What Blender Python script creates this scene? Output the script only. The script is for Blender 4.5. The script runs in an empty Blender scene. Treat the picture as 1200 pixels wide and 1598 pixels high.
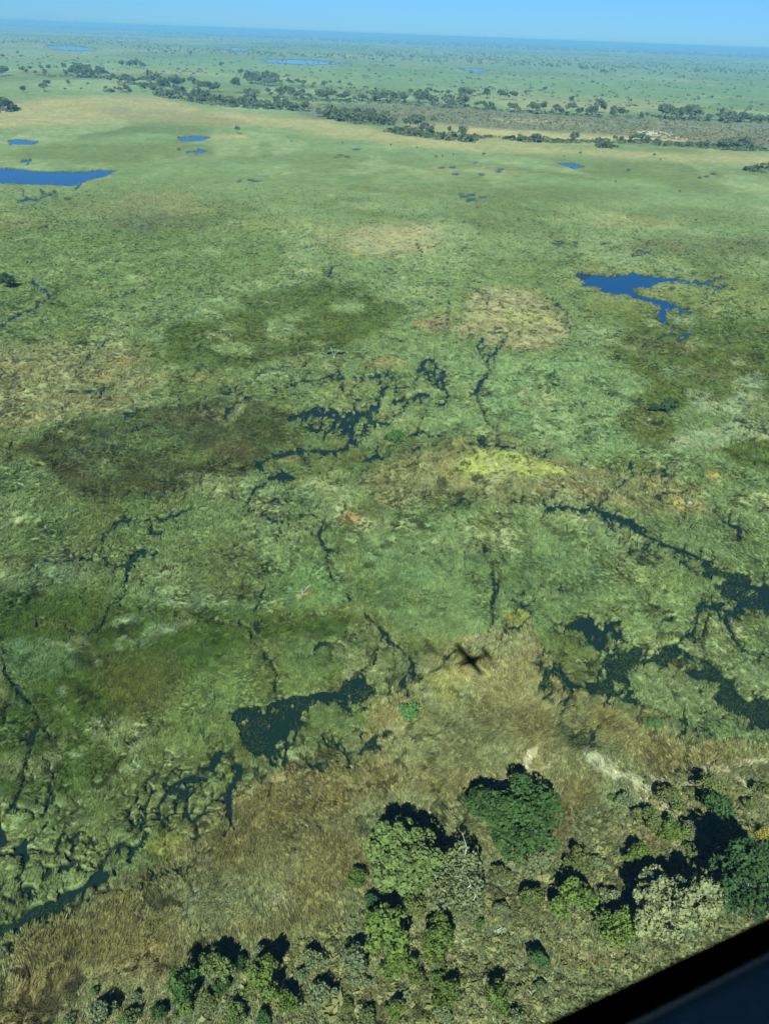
import bpy, math, random
import numpy as np
from mathutils import Vector, Matrix

SC = bpy.context.scene
COL = SC.collection
H = 135.0                      # height of the eye above the flood plain, metres
PITCH, ROLL, F = math.radians(31.9), math.radians(2.15), 1200.0

# ------------------------------------------------------------------ camera
_Fw = np.array([0, math.cos(PITCH), -math.sin(PITCH)])
_r0, _u0 = np.array([1.0, 0, 0]), np.array([0, math.sin(PITCH), math.cos(PITCH)])
_R = math.cos(ROLL) * _r0 + math.sin(ROLL) * _u0
_U = -math.sin(ROLL) * _r0 + math.cos(ROLL) * _u0
cam_data = bpy.data.cameras.new('camera')
cam = bpy.data.objects.new('camera', cam_data)
COL.objects.link(cam)
cam.matrix_world = Matrix(((_R[0], _U[0], -_Fw[0], 0), (_R[1], _U[1], -_Fw[1], 0), (_R[2], _U[2], -_Fw[2], H), (0, 0, 0, 1)))
cam_data.sensor_fit = 'HORIZONTAL'
cam_data.sensor_width = 36.0
cam_data.lens = 36.0
cam_data.clip_start = 0.02
cam_data.clip_end = 120000
cam_data.dof.use_dof = True                 # a phone lens: 2.4 mm wide pupil, focused far away
cam_data.dof.focus_distance = 260.0
cam_data.dof.aperture_fstop = 36.0 / 6.0
SC.camera = cam


def ray(x, y):
    v = _Fw + _R * (x - 600) / F + _U * (799 - y) / F
    return v / np.linalg.norm(v)


def P(x, y, h=0.0):
    v = ray(x, y)
    v = v * (H - h) / -v[2]
    return np.array([v[0], v[1], h])


def proj(X, Y, Z=0.0):
    vx, vy, vz = X, Y, Z - H
    d = vx * _Fw[0] + vy * _Fw[1] + vz * _Fw[2]
    d = np.where(np.abs(d) < 1e-3, 1e-3, d)
    a = (vx * _R[0] + vy * _R[1] + vz * _R[2]) / d
    b = (vx * _U[0] + vy * _U[1] + vz * _U[2]) / d
    return 600 + F * a, 799 - F * b, d

# ------------------------------------------------------------------ sky, sun, exposure
SUNDIR = ray(737, 1027)                     # the sun shines along this line: it puts the aircraft's shadow on the grass
SUN_EL = math.asin(-SUNDIR[2])
SUN_AZ = math.atan2(-SUNDIR[0], -SUNDIR[1])
world = bpy.data.worlds.new("World")
SC.world = world
world.use_nodes = True
nt = world.node_tree
sky = nt.nodes.new('ShaderNodeTexSky')
sky.sky_type = 'NISHITA'
sky.sun_disc = False
sky.sun_elevation = SUN_EL
sky.sun_rotation = SUN_AZ % (2 * math.pi)
sky.altitude = 900
sky.air_density = 1.0
sky.dust_density = 0.2
sky.ozone_density = 3.0
tint = nt.nodes.new('ShaderNodeMix')          # the cool cast of the cabin window and camera
tint.data_type = 'RGBA'; tint.blend_type = 'MULTIPLY'; tint.inputs[0].default_value = 1.0
tint.inputs[7].default_value = (0.18, 0.36, 0.68, 1)
nt.links.new(sky.outputs[0], tint.inputs[6])
nt.links.new(tint.outputs[2], nt.nodes['Background'].inputs['Color'])
nt.nodes['Background'].inputs['Strength'].default_value = 0.05
sun_l = bpy.data.lights.new('sun', 'SUN')
sun_l.energy = 4.8
sun_l.angle = math.radians(0.43)
sun_l.color = (0.96, 1.0, 0.88)
sun_o = bpy.data.objects.new('sun', sun_l)
COL.objects.link(sun_o)
sun_o.location = (0, -200, 400)
sun_o.rotation_euler = Vector(SUNDIR).to_track_quat('-Z', 'Y').to_euler()
SC.view_settings.view_transform = 'Standard'
SC.view_settings.look = 'None'
SC.view_settings.exposure = 1.80
SC.view_settings.gamma = 1
SC.view_settings.use_curve_mapping = False
SC.cycles.max_bounces = 5
SC.cycles.diffuse_bounces = 2
SC.cycles.transparent_max_bounces = 6
SC.cycles.volume_bounces = 0
SC.cycles.volume_max_steps = 64

K = 0.47                                    # pale sunlit tone -> base colour


def alb(r, g, b, k=1.0):
    v = [(c / 255.0) ** 2.2 for c in (r, g, b)]
    m = 0.3 * v[0] + 0.6 * v[1] + 0.1 * v[2]
    return tuple((c * 0.80 + m * 0.20) * t * K * k for c, t in zip(v, (1.25, 1.03, 0.84)))

# ------------------------------------------------------------------ noise
def _hash(ix, iy, s):
    h = (ix.astype(np.int64) * 374761393 + iy.astype(np.int64) * 668265263 + s * 982451653) & 0xFFFFFFFF
    h = ((h ^ (h >> 13)) * 1274126177) & 0xFFFFFFFF
    return ((h ^ (h >> 16)) & 0xFFFFFF) / float(0xFFFFFF)


def vn(x, y, s=0):
    ix, iy = np.floor(x), np.floor(y)
    fx, fy = x - ix, y - iy
    fx, fy = fx * fx * (3 - 2 * fx), fy * fy * (3 - 2 * fy)
    a, b, c, d = _hash(ix, iy, s), _hash(ix + 1, iy, s), _hash(ix, iy + 1, s), _hash(ix + 1, iy + 1, s)
    return (a * (1 - fx) + b * fx) * (1 - fy) + (c * (1 - fx) + d * fx) * fy


def fbm(x, y, s=0, o=4):
    t, a, n = 0.0, 0.5, 0.0
    for k in range(o):
        xx, yy = x * (0.8 ** k) + 0, y
        t = t + a * vn(x * 2 ** k + 17.3 * k, y * 2 ** k - 9.1 * k + x * 0.31 * k, s + k)
        n += a
        a *= 0.5
    return t / n


def worley(x, y, s=0):
    ix, iy = np.floor(x), np.floor(y)
    f1 = np.full(x.shape, 9.0)
    f2 = np.full(x.shape, 9.0)
    cid = np.zeros(x.shape)
    for dx in (-1, 0, 1):
        for dy in (-1, 0, 1):
            cx, cy = ix + dx, iy + dy
            px = cx + _hash(cx, cy, s)
            py = cy + _hash(cx, cy, s + 7)
            d = np.hypot(px - x, py - y)
            m = d < f1
            f2 = np.where(m, f1, np.minimum(f2, d))
            cid = np.where(m, _hash(cx, cy, s + 13), cid)
            f1 = np.where(m, d, f1)
    return f1, f2, cid


def sst(a, b, x):
    t = np.clip((x - a) / (b - a), 0, 1)
    return t * t * (3 - 2 * t)

# ------------------------------------------------------------------ the survey of the plain, drawn once and laid on the ground
CX0, CY0, CW, CH = -260, 20, 1720, 1720
wetS = np.zeros((CH, CW), np.float32)         # how swampy: black water between cushions
chan = np.full((CH, CW), -30.0, np.float32)   # signed inside-distance of channels and pools
dry = np.zeros((CH, CW), np.float32)
zcol = np.zeros((CH, CW, 3), np.float32)
zalp = np.zeros((CH, CW), np.float32)


def _win(pts, m):
    p = np.array(pts, float)
    x0, x1 = int(p[:, 0].min() - m - CX0), int(p[:, 0].max() + m - CX0) + 2
    y0, y1 = int(p[:, 1].min() - m - CY0), int(p[:, 1].max() + m - CY0) + 2
    x0, y0, x1, y1 = max(x0, 0), max(y0, 0), min(x1, CW), min(y1, CH)
    gx, gy = np.meshgrid(np.arange(x0, x1) + CX0, np.arange(y0, y1) + CY0)
    return (slice(y0, y1), slice(x0, x1)), gx.astype(np.float32), gy.astype(np.float32)


def _segd(gx, gy, ax, ay, bx, by):
    dx, dy = bx - ax, by - ay
    t = np.clip(((gx - ax) * dx + (gy - ay) * dy) / (dx * dx + dy * dy + 1e-9), 0, 1)
    return np.hypot(gx - ax - t * dx, gy - ay - t * dy), t


def polysd(pts, m):
    sl, gx, gy = _win(pts, m)
    d = np.full(gx.shape, 1e6, np.float32)
    ins = np.zeros(gx.shape, bool)
    n = len(pts)
    for i in range(n):
        (ax, ay), (bx, by) = pts[i], pts[(i + 1) % n]
        d = np.minimum(d, _segd(gx, gy, ax, ay, bx, by)[0])
        if ay != by:
            c = ((ay > gy) != (by > gy)) & (gx < (bx - ax) * (gy - ay) / (by - ay) + ax)
            ins ^= c
    return sl, np.where(ins, d, -d)


def ell(cx, cy, rx, ry, n=18):
    return [(cx + rx * math.cos(k * 2 * math.pi / n), cy + ry * math.sin(k * 2 * math.pi / n)) for k in range(n)]


def zone(pts, rgb, soft=10, a=1.0, k=1.0):
    sl, sd = polysd(pts, soft * 1.5)
    al = sst(-soft, soft, sd) * a
    c = np.array(alb(*rgb, k), np.float32)
    zcol[sl] = zcol[sl] * (1 - al[..., None]) + c * al[..., None]
    zalp[sl] = np.maximum(zalp[sl], zalp[sl] + (1 - zalp[sl]) * al)


def swamp(pts, v, soft=8):
    sl, sd = polysd(pts, soft * 1.5)
    wetS[sl] = np.maximum(wetS[sl], sst(-soft, soft, sd) * v)


def pool(pts):
    sl, sd = polysd(pts, 10)
    chan[sl] = np.maximum(chan[sl], sd)


def drypoly(pts, v=1.0, soft=10):
    sl, sd = polysd(pts, soft * 1.5)
    dry[sl] = np.maximum(dry[sl], sst(-soft, soft, sd) * v)


def _fr(pts, rng, amp):
    out = [pts[0]]
    for (ax, ay), (bx, by) in zip(pts[:-1], pts[1:]):
        n = max(1, int(math.hypot(bx - ax, by - ay) / 7))
        for k in range(1, n + 1):
            t = k / n
            j = amp if k < n else 0
            out.append((ax + (bx - ax) * t + rng.uniform(-j, j), ay + (by - ay) * t + rng.uniform(-j, j) * 0.7))
    return out


_rng = random.Random(3)
_depth = [0]


def stream(pts, w, w2=None, patchy=0.0, halo=True):
    """a channel: w pixels of the survey wide, frayed at random"""
    w2 = w if w2 is None else w2
    pts = _fr(pts, _rng, 2.4)
    if 2.2 <= w <= 5: w, w2 = w + .1, w2 + .1
    if _depth[0] == 0 and halo and w >= 2.4:       # hair-thin side branches
        _depth[0] = 1
        Ln = sum(math.hypot(b[0] - a[0], b[1] - a[1]) for a, b in zip(pts[:-1], pts[1:]))
        for _ in range(int(Ln / 11 + _rng.random())):
            x, y = pts[_rng.randrange(len(pts))]
            an, b = _rng.uniform(0, 6.28), []
            b.append((x, y))
            for _k in range(_rng.randint(2, 6)):
                an += _rng.uniform(-.7, .7)
                l = _rng.uniform(3, 8)
                x, y = x + math.cos(an) * l, y + math.sin(an) * l * .75
                b.append((x, y))
            stream(b, _rng.uniform(1.5, 2.4), 1.0)
        _depth[0] = 0
    n = len(pts) - 1
    for i in range(n):
        (ax, ay), (bx, by) = pts[i], pts[i + 1]
        wi = (w + (w2 - w) * i / max(1, n)) * _rng.uniform(0.65, 1.3)
        if patchy and _rng.random() < patchy:
            wi *= 0.15
        sl, gx, gy = _win([pts[i], pts[i + 1]], wi + 8)
        d, t = _segd(gx, gy, ax, ay, bx, by)
        if w > 12:                                # broad water is broken up by tussocks
            wetS[sl] = np.maximum(wetS[sl], sst(wi / 2 + 4, wi / 2 - 4, d) * 1.18)
        else:
            chan[sl] = np.maximum(chan[sl], wi / 2 + 0.35 - d)


def track(pts, rgb, w, a=0.8):
    for (ax, ay), (bx, by) in zip(pts[:-1], pts[1:]):
        sl, gx, gy = _win([(ax, ay), (bx, by)], w * 2)
        d, t = _segd(gx, gy, ax, ay, bx, by)
        al = sst(w, w * 0.2, d) * a
        c = np.array(alb(*rgb), np.float32)
        zcol[sl] = zcol[sl] * (1 - al[..., None]) + c * al[..., None]
        zalp[sl] = zalp[sl] + (1 - zalp[sl]) * al

# --- colour of the vegetation, far to near
OLIVE, BROWN, TAN, YEL, GOLD = (92, 114, 60), (84, 98, 62), (130, 136, 102), (148, 166, 78), (120, 124, 78)
MEAD, LIGHT, REED, TEAL = (104, 132, 82), (122, 148, 100), (76, 104, 54), (98, 134, 94)
zone([(-300, 60), (1500, 110), (1500, 135), (-300, 88)], (88, 128, 92), 10, .5)
zone([(-60, 92), (300, 98), (700, 112), (1250, 132), (1250, 150), (700, 130), (300, 112), (-60, 105)], (100, 140, 78), 6, .5)
zone([(560, 108), (900, 120), (1250, 138), (1250, 168), (900, 160), (600, 145)], (88, 128, 84), 6, .5)
zone([(-50, 165), (150, 148), (235, 150), (330, 172), (500, 188), (620, 208), (760, 222), (1000, 236), (1260, 244), (1260, 262), (1000, 250), (740, 236), (600, 224), (440, 200), (250, 190), (-50, 200)], (146, 146, 98), 6, .95)
zone([(120, 165), (330, 178), (380, 195), (200, 188)], (116, 114, 80), 6, .5)
zone([(470, 160), (640, 162), (900, 178), (1260, 195), (1260, 236), (1000, 226), (700, 200), (480, 184)], (96, 106, 84), 4, .85)
zone([(700, 198), (860, 206), (1000, 212), (1120, 214), (1030, 221), (880, 218), (720, 209)], (160, 154, 106), 3, .9)
zone([(760, 184), (850, 186), (930, 196), (850, 192), (770, 190)], (150, 150, 110), 3, .7)
zone([(620, 195), (680, 192), (740, 200), (690, 206)], (140, 138, 92), 3, .8)
zone([(985, 203), (1015, 203), (1045, 207), (1040, 212), (1000, 210)], (176, 186, 168), 2, .9)
zone([(150, 130), (200, 129), (230, 133), (180, 136)], (146, 146, 92), 3, .6)
zone(ell(350, 212, 34, 2.5), (160, 150, 100), 2, .8)
for e in [(120, 330, 150, 22), (330, 280, 120, 14), (560, 300, 140, 16), (820, 250, 90, 10), (1060, 260, 80, 10)]:
    zone(ell(*e), OLIVE, 20, .45)
zone([(60, 300), (260, 290), (400, 330), (380, 380), (200, 400), (30, 360)], OLIVE, 24, .45)
zone(ell(250, 350, 90, 16), (88, 94, 70), 12, .7)
zone(ell(215, 358, 30, 7), (78, 90, 86), 6, .8)
zone([(-300, 380), (120, 360), (420, 340), (440, 420), (260, 460), (60, 520), (-300, 520)], (86, 118, 48), 26, .55)
zone(ell(620, 372, 80, 26), (146, 148, 108), 12, .85)
zone(ell(440, 352, 90, 12), (128, 144, 92), 12, .6)
zone(ell(860, 300, 130, 12), OLIVE, 12, .5)
zone(ell(1000, 320, 120, 12), (112, 140, 92), 12, .5)
zone(ell(1120, 385, 160, 14), (92, 102, 66), 10, .8)
zone(ell(760, 375, 120, 12), (112, 138, 88), 12, .5)
# big olive bean in the middle-left
zone([(430, 455), (500, 440), (560, 450), (600, 470), (640, 490), (600, 520), (530, 540), (480, 560), (400, 575), (350, 580), (280, 570), (250, 545), (265, 510), (330, 480)], (78, 100, 40), 7, 1)
for e in [(310, 492, 24, 12), (355, 475, 24, 8), (545, 483, 28, 11), (440, 515, 26, 13), (468, 498, 14, 6), (370, 548, 30, 12), (170, 490, 40, 9), (110, 400, 18, 5), (260, 400, 18, 5), (325, 390, 14, 6)]:
    zone(ell(*e), (116, 146, 96), 5, .9)
zone(ell(560, 375, 80, 22), (140, 142, 98), 14, .4)
zone([(-300, 560), (60, 540), (180, 535), (230, 570), (260, 600), (230, 630), (120, 655), (20, 675), (-300, 680)], (128, 134, 92), 14, .9)
zone(ell(40, 590, 60, 16), (132, 128, 82), 12, .6)
zone(ell(215, 592, 60, 14), (134, 142, 92), 10, .6)
zone(ell(340, 592, 40, 6), (136, 140, 84), 6, .6)
zone(ell(190, 572, 22, 6), (132, 122, 78), 6, .7)
# brown pan
zone([(20, 700), (50, 690), (90, 672), (140, 655), (215, 643), (270, 640), (330, 625), (400, 630), (445, 650), (445, 690), (400, 720), (370, 745), (330, 745), (290, 765), (200, 785), (150, 785), (110, 770), (75, 745), (60, 720), (20, 715)], (70, 84, 46), 7, 1)
for e in [(230, 700, 60, 14), (170, 730, 30, 10), (190, 660, 40, 8), (290, 715, 40, 10)]:
    zone(ell(*e), (96, 122, 68), 10, .7)
for e in [(350, 700, 40, 16), (290, 660, 60, 10), (120, 745, 40, 12)]:
    zone(ell(*e), (88, 84, 58), 12, .5)
zone(ell(560, 640, 110, 50), (122, 146, 96), 20, .5)
# ringed circle and neighbours
zone([(735, 470), (770, 452), (830, 455), (880, 475), (892, 505), (870, 535), (810, 545), (760, 540), (735, 525), (700, 520), (720, 500)], (140, 142, 104), 8, .95)
zone([(770, 500), (800, 485), (850, 490), (880, 500), (840, 508), (780, 512)], (146, 154, 84), 6, .8)
zone([(650, 505), (690, 495), (700, 515), (680, 520), (655, 515)], (150, 134, 100), 5, .8)
zone(ell(720, 490, 50, 12), (134, 144, 88), 10, .5)
zone([(810, 600), (840, 595), (870, 620), (850, 635), (815, 632)], (146, 138, 98), 6, .85)
zone(ell(735, 620, 20, 22), (134, 130, 88), 8, .5)
zone(ell(605, 568, 34, 5), (144, 138, 94), 5, .8)
zone(ell(450, 722, 16, 8), (144, 138, 88), 4, .8)
zone(ell(540, 815, 22, 10), (148, 130, 84), 5, .8)
zone(ell(475, 570, 60, 16), (96, 112, 64), 8, .5)
# green meadows, right of centre
zone([(640, 550), (900, 560), (1000, 600), (960, 660), (960, 720), (1100, 720), (1200, 760), (1200, 720), (1060, 690), (1000, 700), (900, 740), (760, 680), (640, 660)], (110, 148, 98), 20, .7)
# right olive plain
zone([(940, 470), (1010, 490), (1100, 500), (1460, 470), (1460, 600), (1200, 640), (1100, 640), (1060, 650), (960, 660), (980, 620), (1030, 600), (960, 570), (950, 540), (985, 520), (960, 490)], (80, 100, 38), 7, 1)
zone([(895, 455), (950, 465), (1000, 480), (1100, 440), (1460, 420), (1460, 480), (1100, 500), (960, 500), (920, 480)], (104, 124, 60), 8, .8)
zone([(960, 655), (1010, 650), (1050, 660), (1070, 690), (1020, 700), (985, 690)], (82, 96, 36), 5, 1)
zone([(1110, 700), (1200, 690), (1460, 680), (1460, 770), (1200, 750), (1150, 725)], (76, 98, 32), 7, 1)
for e in [(1100, 590, 60, 10), (1040, 545, 60, 12)]:
    zone(ell(*e), (96, 98, 58), 12, .5)
for e in [(1080, 508, 20, 6), (1020, 508, 14, 4), (1060, 580, 26, 5), (1155, 565, 14, 6), (1175, 600, 24, 14), (1100, 622, 24, 8), (1130, 640, 50, 12), (1170, 672, 60, 14), (1180, 630, 26, 12), (1100, 690, 60, 12)]:
    zone(ell(*e), (126, 152, 118), 6, .8)
# yellow and pink field
zone([(540, 760), (600, 720), (650, 700), (720, 685), (760, 690), (850, 705), (910, 725), (960, 745), (1040, 750), (1080, 775), (1095, 800), (1060, 815), (1000, 800), (930, 790), (850, 782), (760, 780), (700, 780), (640, 800), (580, 800), (570, 780)], (126, 134, 88), 10, .95)
zone([(720, 715), (760, 705), (820, 712), (860, 725), (885, 738), (850, 748), (790, 750), (730, 748)], YEL, 7, 1)
zone([(680, 730), (720, 720), (730, 750), (690, 760)], (144, 140, 72), 8, .6)
zone([(840, 750), (930, 760), (990, 785), (930, 785), (840, 775)], (128, 126, 90), 9, .6)
zone(ell(1075, 790, 30, 22), (146, 144, 82), 7, .7)
zone(ell(1117, 749, 11, 4.5), (156, 148, 64), 3, .9)
zone(ell(1074, 791, 10, 5), (168, 180, 156), 2, 1)
zone(ell(906, 818, 9, 4), (150, 156, 136), 2, .9)
zone(ell(778, 745, 7, 2.5), (158, 172, 136), 2, .9)
zone(ell(928, 730, 5, 4), (170, 186, 166), 2, .9)
# reeds, mid-left, darker green
zone([(-300, 930), (0, 925), (90, 920), (150, 930), (195, 945), (330, 960), (400, 960), (500, 965), (560, 975), (520, 1010), (400, 1010), (330, 1060), (240, 1080), (180, 1130), (200, 1200), (60, 1260), (-300, 1280)], (70, 100, 34), 18, 1)
zone([(130, 1010), (260, 1020), (300, 1090), (240, 1120), (160, 1090)], (88, 98, 50), 20, .6)
zone([(330, 1040), (450, 1040), (520, 1070), (430, 1095), (370, 1120), (330, 1180), (240, 1180), (260, 1110)], (108, 140, 76), 20, .7)
zone([(290, 850), (400, 840), (420, 900), (390, 950), (300, 930)], (86, 104, 54), 16, .7)
zone([(540, 915), (620, 900), (640, 940), (600, 955), (550, 945)], (84, 108, 46), 10, .7)
zone(ell(500, 1020, 70, 30), (70, 98, 56), 16, .6)
zone([(420, 880), (520, 890), (560, 930), (500, 960), (430, 955)], (96, 144, 84), 12, .6)
zone(ell(468, 934, 12, 7), (146, 132, 96), 3, .9)
zone([(-300, 860), (100, 900), (190, 905), (150, 925), (-300, 940)], (114, 144, 104), 10, .5)
zone([(640, 800), (740, 800), (700, 850), (640, 850), (560, 850)], (104, 148, 92), 20, .5)
zone([(560, 850), (750, 870), (850, 840), (960, 860), (950, 960), (860, 990), (760, 980), (640, 1010), (600, 960)], (92, 130, 84), 24, .6)
zone(ell(850, 925, 60, 30), (76, 108, 72), 20, .5)
zone([(950, 870), (1080, 900), (1110, 950), (1060, 1000), (960, 970), (930, 920)], (108, 136, 74), 18, .6)
# front: dry land
zone([(560, 1110), (640, 1060), (700, 1010), (770, 985), (830, 970), (850, 1020), (900, 1080), (960, 1110), (1060, 1150), (1130, 1160), (1460, 1170), (1460, 1760), (-300, 1760), (-300, 1480), (0, 1480), (60, 1450), (180, 1390), (300, 1300), (350, 1260), (360, 1230), (430, 1200), (500, 1180), (560, 1180)], (112, 118, 80), 8, 1)
zone([(640, 1060), (710, 1025), (800, 1020), (850, 1060), (870, 1110), (840, 1160), (700, 1200), (600, 1190), (600, 1120)], (122, 128, 86), 12, .95)
zone([(640, 1060), (690, 1025), (720, 1005), (800, 985), (850, 1020), (880, 1090), (860, 1130), (830, 1050), (770, 1015), (700, 1030), (660, 1075)], (126, 130, 94), 7, .75)
zone(ell(700, 1080, 30, 24), (138, 142, 66), 12, .5)
zone(ell(820, 1070, 36, 50), (122, 124, 86), 14, .6)
zone([(900, 1080), (1100, 1160), (1460, 1180), (1460, 1240), (1130, 1200), (960, 1190), (880, 1140), (870, 1110)], (124, 128, 82), 10, .8)
zone([(500, 1180), (620, 1170), (620, 1230), (540, 1270), (440, 1280), (360, 1260), (430, 1200)], (120, 122, 80), 12, .7)
zone([(560, 1140), (600, 1160), (600, 1250), (560, 1230)], (122, 120, 78), 10, .5)
zone([(780, 960), (830, 955), (825, 985), (790, 990)], (146, 150, 62), 5, .9)
zone([(-300, 1480), (120, 1420), (250, 1390), (300, 1420), (200, 1500), (60, 1598), (-300, 1760)], (106, 108, 68), 20, .5)
zone([(200, 1330), (270, 1290), (300, 1310), (250, 1350)], (126, 136, 52), 8, .7)
zone([(280, 1395), (300, 1390), (310, 1410), (296, 1450), (275, 1440)], (130, 140, 110), 6, .8)
zone(ell(448, 1425, 12, 18), (128, 132, 104), 5, .8)
zone(ell(50, 1515, 16, 14), (84, 90, 66), 10, .7)
# bush country, lower right: grey-brown thicket soil
zone([(560, 1420), (700, 1330), (860, 1350), (900, 1290), (960, 1230), (1080, 1200), (1460, 1220), (1460, 1760), (150, 1760), (150, 1590), (330, 1490), (440, 1470)], (110, 124, 92), 16, .9)
for e in [(1000, 1300, 60, 20), (620, 1490, 40, 30), (560, 1530, 60, 20), (440, 1560, 50, 16), (850, 1500, 60, 30), (930, 1500, 50, 22)]:
    zone(ell(*e), (134, 132, 98), 16, .5)
# mud fan and pale sand
zone([(855, 1148), (880, 1136), (905, 1150), (930, 1170), (960, 1195), (930, 1195), (900, 1168), (862, 1156)], (66, 82, 50), 5, .95)
zone([(920, 1180), (945, 1190), (975, 1200), (970, 1225), (940, 1222), (925, 1200)], (166, 172, 142), 8, .95)
zone([(985, 1212), (1040, 1215), (1055, 1225), (1020, 1240), (990, 1225)], (160, 166, 134), 7, .95)
zone([(1010, 1225), (1060, 1240), (1100, 1270), (1060, 1280), (1000, 1250)], (160, 162, 128), 8, .8)
PALE = (168, 174, 146)
track([(828, 1170), (812, 1185), (800, 1203)], PALE, 8, 1)
track([(800, 1203), (835, 1205), (855, 1193)], PALE, 6, .8)
track([(800, 1203), (770, 1222), (745, 1238)], PALE, 6, .8)
track([(780, 1215), (740, 1210), (690, 1212), (640, 1220), (590, 1235)], (134, 136, 88), 3, .5)
track([(635, 1228), (660, 1213)], (140, 146, 120), 5, .7)
track([(695, 1125), (720, 1122)], (158, 164, 130), 2.5, .8)
track([(680, 1125), (720, 1160), (740, 1190)], (104, 112, 66), 2, .5)
track([(1090, 1225), (1112, 1198)], PALE, 9, .95)
track([(1112, 1198), (1150, 1215), (1175, 1250)], PALE, 6, .8)
track([(1160, 1202), (1200, 1195), (1260, 1200)], PALE, 6, .8)
track([(940, 1195), (975, 1212), (1040, 1226), (1085, 1226)], PALE, 9, .85)
track([(930, 1195), (920, 1230), (905, 1260)], (132, 130, 90), 4, .5)
track([(820, 1440), (880, 1490), (980, 1500), (1020, 1485)], (136, 132, 96), 5, .6)
track([(690, 1330), (760, 1350), (800, 1380), (820, 1440)], (136, 134, 98), 5, .4)
track([(560, 1265), (520, 1292), (440, 1312), (360, 1335), (300, 1352), (250, 1372), (180, 1398)], (74, 84, 62), 6, .6)
track([(360, 1330), (300, 1345)], (112, 122, 98), 3, .6)
# feathered tussocks, left
for k, (x, y) in enumerate([(65, 1012), (85, 1018), (108, 1025), (112, 1030), (80, 1038), (135, 1010), (155, 1038), (52, 1045), (212, 998), (195, 1008), (232, 998), (257, 990), (285, 982), (275, 950), (300, 950), (345, 950), (190, 975), (208, 972), (240, 968), (160, 1128), (150, 1155), (110, 1180), (200, 1212), (260, 1245), (100, 1310), (60, 1312), (130, 1285), (90, 1090), (320, 952), (20, 1020), (35, 1028)]):
    zone(ell(x, y, 9 + 5 * (k % 3), 4 + 2 * (k % 2)), (128, 158, 124), 5, .75)
zone([(-300, 1010), (60, 1010), (110, 1030), (130, 1060), (60, 1070), (-300, 1060)], (92, 134, 92), 12, .6)
# bright shrubs' skirts
zone(ell(635, 1122, 26, 18), (120, 132, 66), 8, .6)

# --- pools
POOL_R = [(899, 424), (920, 428), (950, 431), (980, 429), (985, 424), (1005, 430), (1030, 432), (1060, 435), (1085, 442), (1100, 448), (1060, 441), (1030, 441), (1010, 450), (985, 453), (1000, 461), (1030, 469), (1056, 478), (1050, 486), (1030, 481), (1010, 471), (980, 463), (950, 458), (945, 461), (935, 452), (912, 447), (900, 436)]
POOL_L = [(-240, 255), (-20, 262), (25, 263), (60, 268), (100, 268), (130, 268), (160, 265), (182, 266), (165, 275), (140, 280), (115, 290), (80, 288), (40, 287), (-20, 285), (-240, 276)]
POOLS = [POOL_R, POOL_L, [(12, 219), (30, 217), (60, 221), (55, 225), (15, 225)], [(278, 214), (300, 212), (327, 214), (318, 219), (283, 220)],
         [(300, 237), (312, 232), (324, 236), (305, 240)], [(870, 254), (895, 255), (912, 260), (895, 263)],
         [(68, 70), (110, 70), (158, 76), (120, 79), (80, 76)], [(405, 92), (470, 92), (550, 98), (490, 101), (420, 97)],
         [(716, 106), (740, 106), (764, 110), (740, 112)], [(345, 74), (370, 73), (398, 77), (365, 79)]]
for pp in POOLS:
    pool(pp)
pool([(1027, 490), (1040, 488), (1041, 500), (1028, 500)])
stream([(1030, 470), (1045, 478), (1030, 490)], 6)
stream([(1085, 440), (1110, 445), (1130, 450)], 3, 1)
stream([(1050, 480), (1072, 486), (1090, 490)], 3, 1)
stream([(1035, 500), (1050, 515), (1080, 523)], 2.5, 2)
stream([(1050, 518), (1020, 535), (998, 545)], 1.2)
stream([(1108, 440), (1120, 436)], 3); stream([(1112, 450), (1125, 452)], 3)
stream([(50, 438), (62, 450), (77, 462), (70, 472), (40, 490), (5, 510), (-60, 530)], 3.5, 2.5)
stream([(28, 313), (60, 312), (80, 303), (85, 298)], 3, 1.5)
stream([(35, 252), (48, 250)], 3); stream([(130, 280), (118, 296)], 1.5)
for x, y, n in [(735, 310, 7), (870, 378, 9), (1000, 397, 8), (545, 240, 4), (1105, 278, 3), (690, 262, 3), (765, 266, 4), (120, 310, 2), (385, 280, 3), (290, 236, 2), (960, 385, 4), (1180, 402, 2)]:
    for _ in range(n):
        xx, yy = x + _rng.gauss(0, 14), y + _rng.gauss(0, 4)
        stream([(xx, yy), (xx + _rng.uniform(4, 12), yy + _rng.uniform(-1.5, 1.5))], 1.3)
# --- channels
S = stream
S([(133, 615), (150, 609), (172, 605)], 3, 2); pool([(135, 614), (150, 608), (168, 606), (158, 613), (142, 616)])
S([(160, 627), (176, 624)], 2.5)
S([(173, 528), (155, 545), (137, 563), (120, 583), (112, 595)], 1.6)
S([(12, 545), (25, 565)], 1.2); S([(75, 590), (78, 605)], 1.4); S([(150, 580), (148, 600)], 1.2)
S([(-40, 590), (10, 584)], 3)
S([(193, 645), (215, 644)], 4); S([(262, 636), (300, 640), (330, 643)], 3, 1.5)
S([(20, 690), (12, 708), (20, 725)], 3, 2, .3)
S([(337, 622), (346, 616), (365, 613), (380, 617), (390, 622), (378, 628), (355, 640), (352, 655)], 4, 5, .3)
S([(120, 703), (140, 700)], 5, 5, .3); S([(195, 675), (228, 672)], 5, 3, .4); S([(205, 767), (225, 770), (270, 772), (290, 765)], 4, 2, .2)
S([(150, 785), (190, 782), (210, 770)], 2); S([(250, 752), (258, 752)], 5); S([(98, 712), (108, 708)], 3)
S([(300, 796), (285, 802), (265, 806), (258, 812), (240, 818), (233, 830), (247, 836)], 6, 9, .15)
S([(180, 820), (192, 816), (202, 814)], 7); S([(183, 826), (170, 835), (160, 847)], 4, 6, .2)
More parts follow.
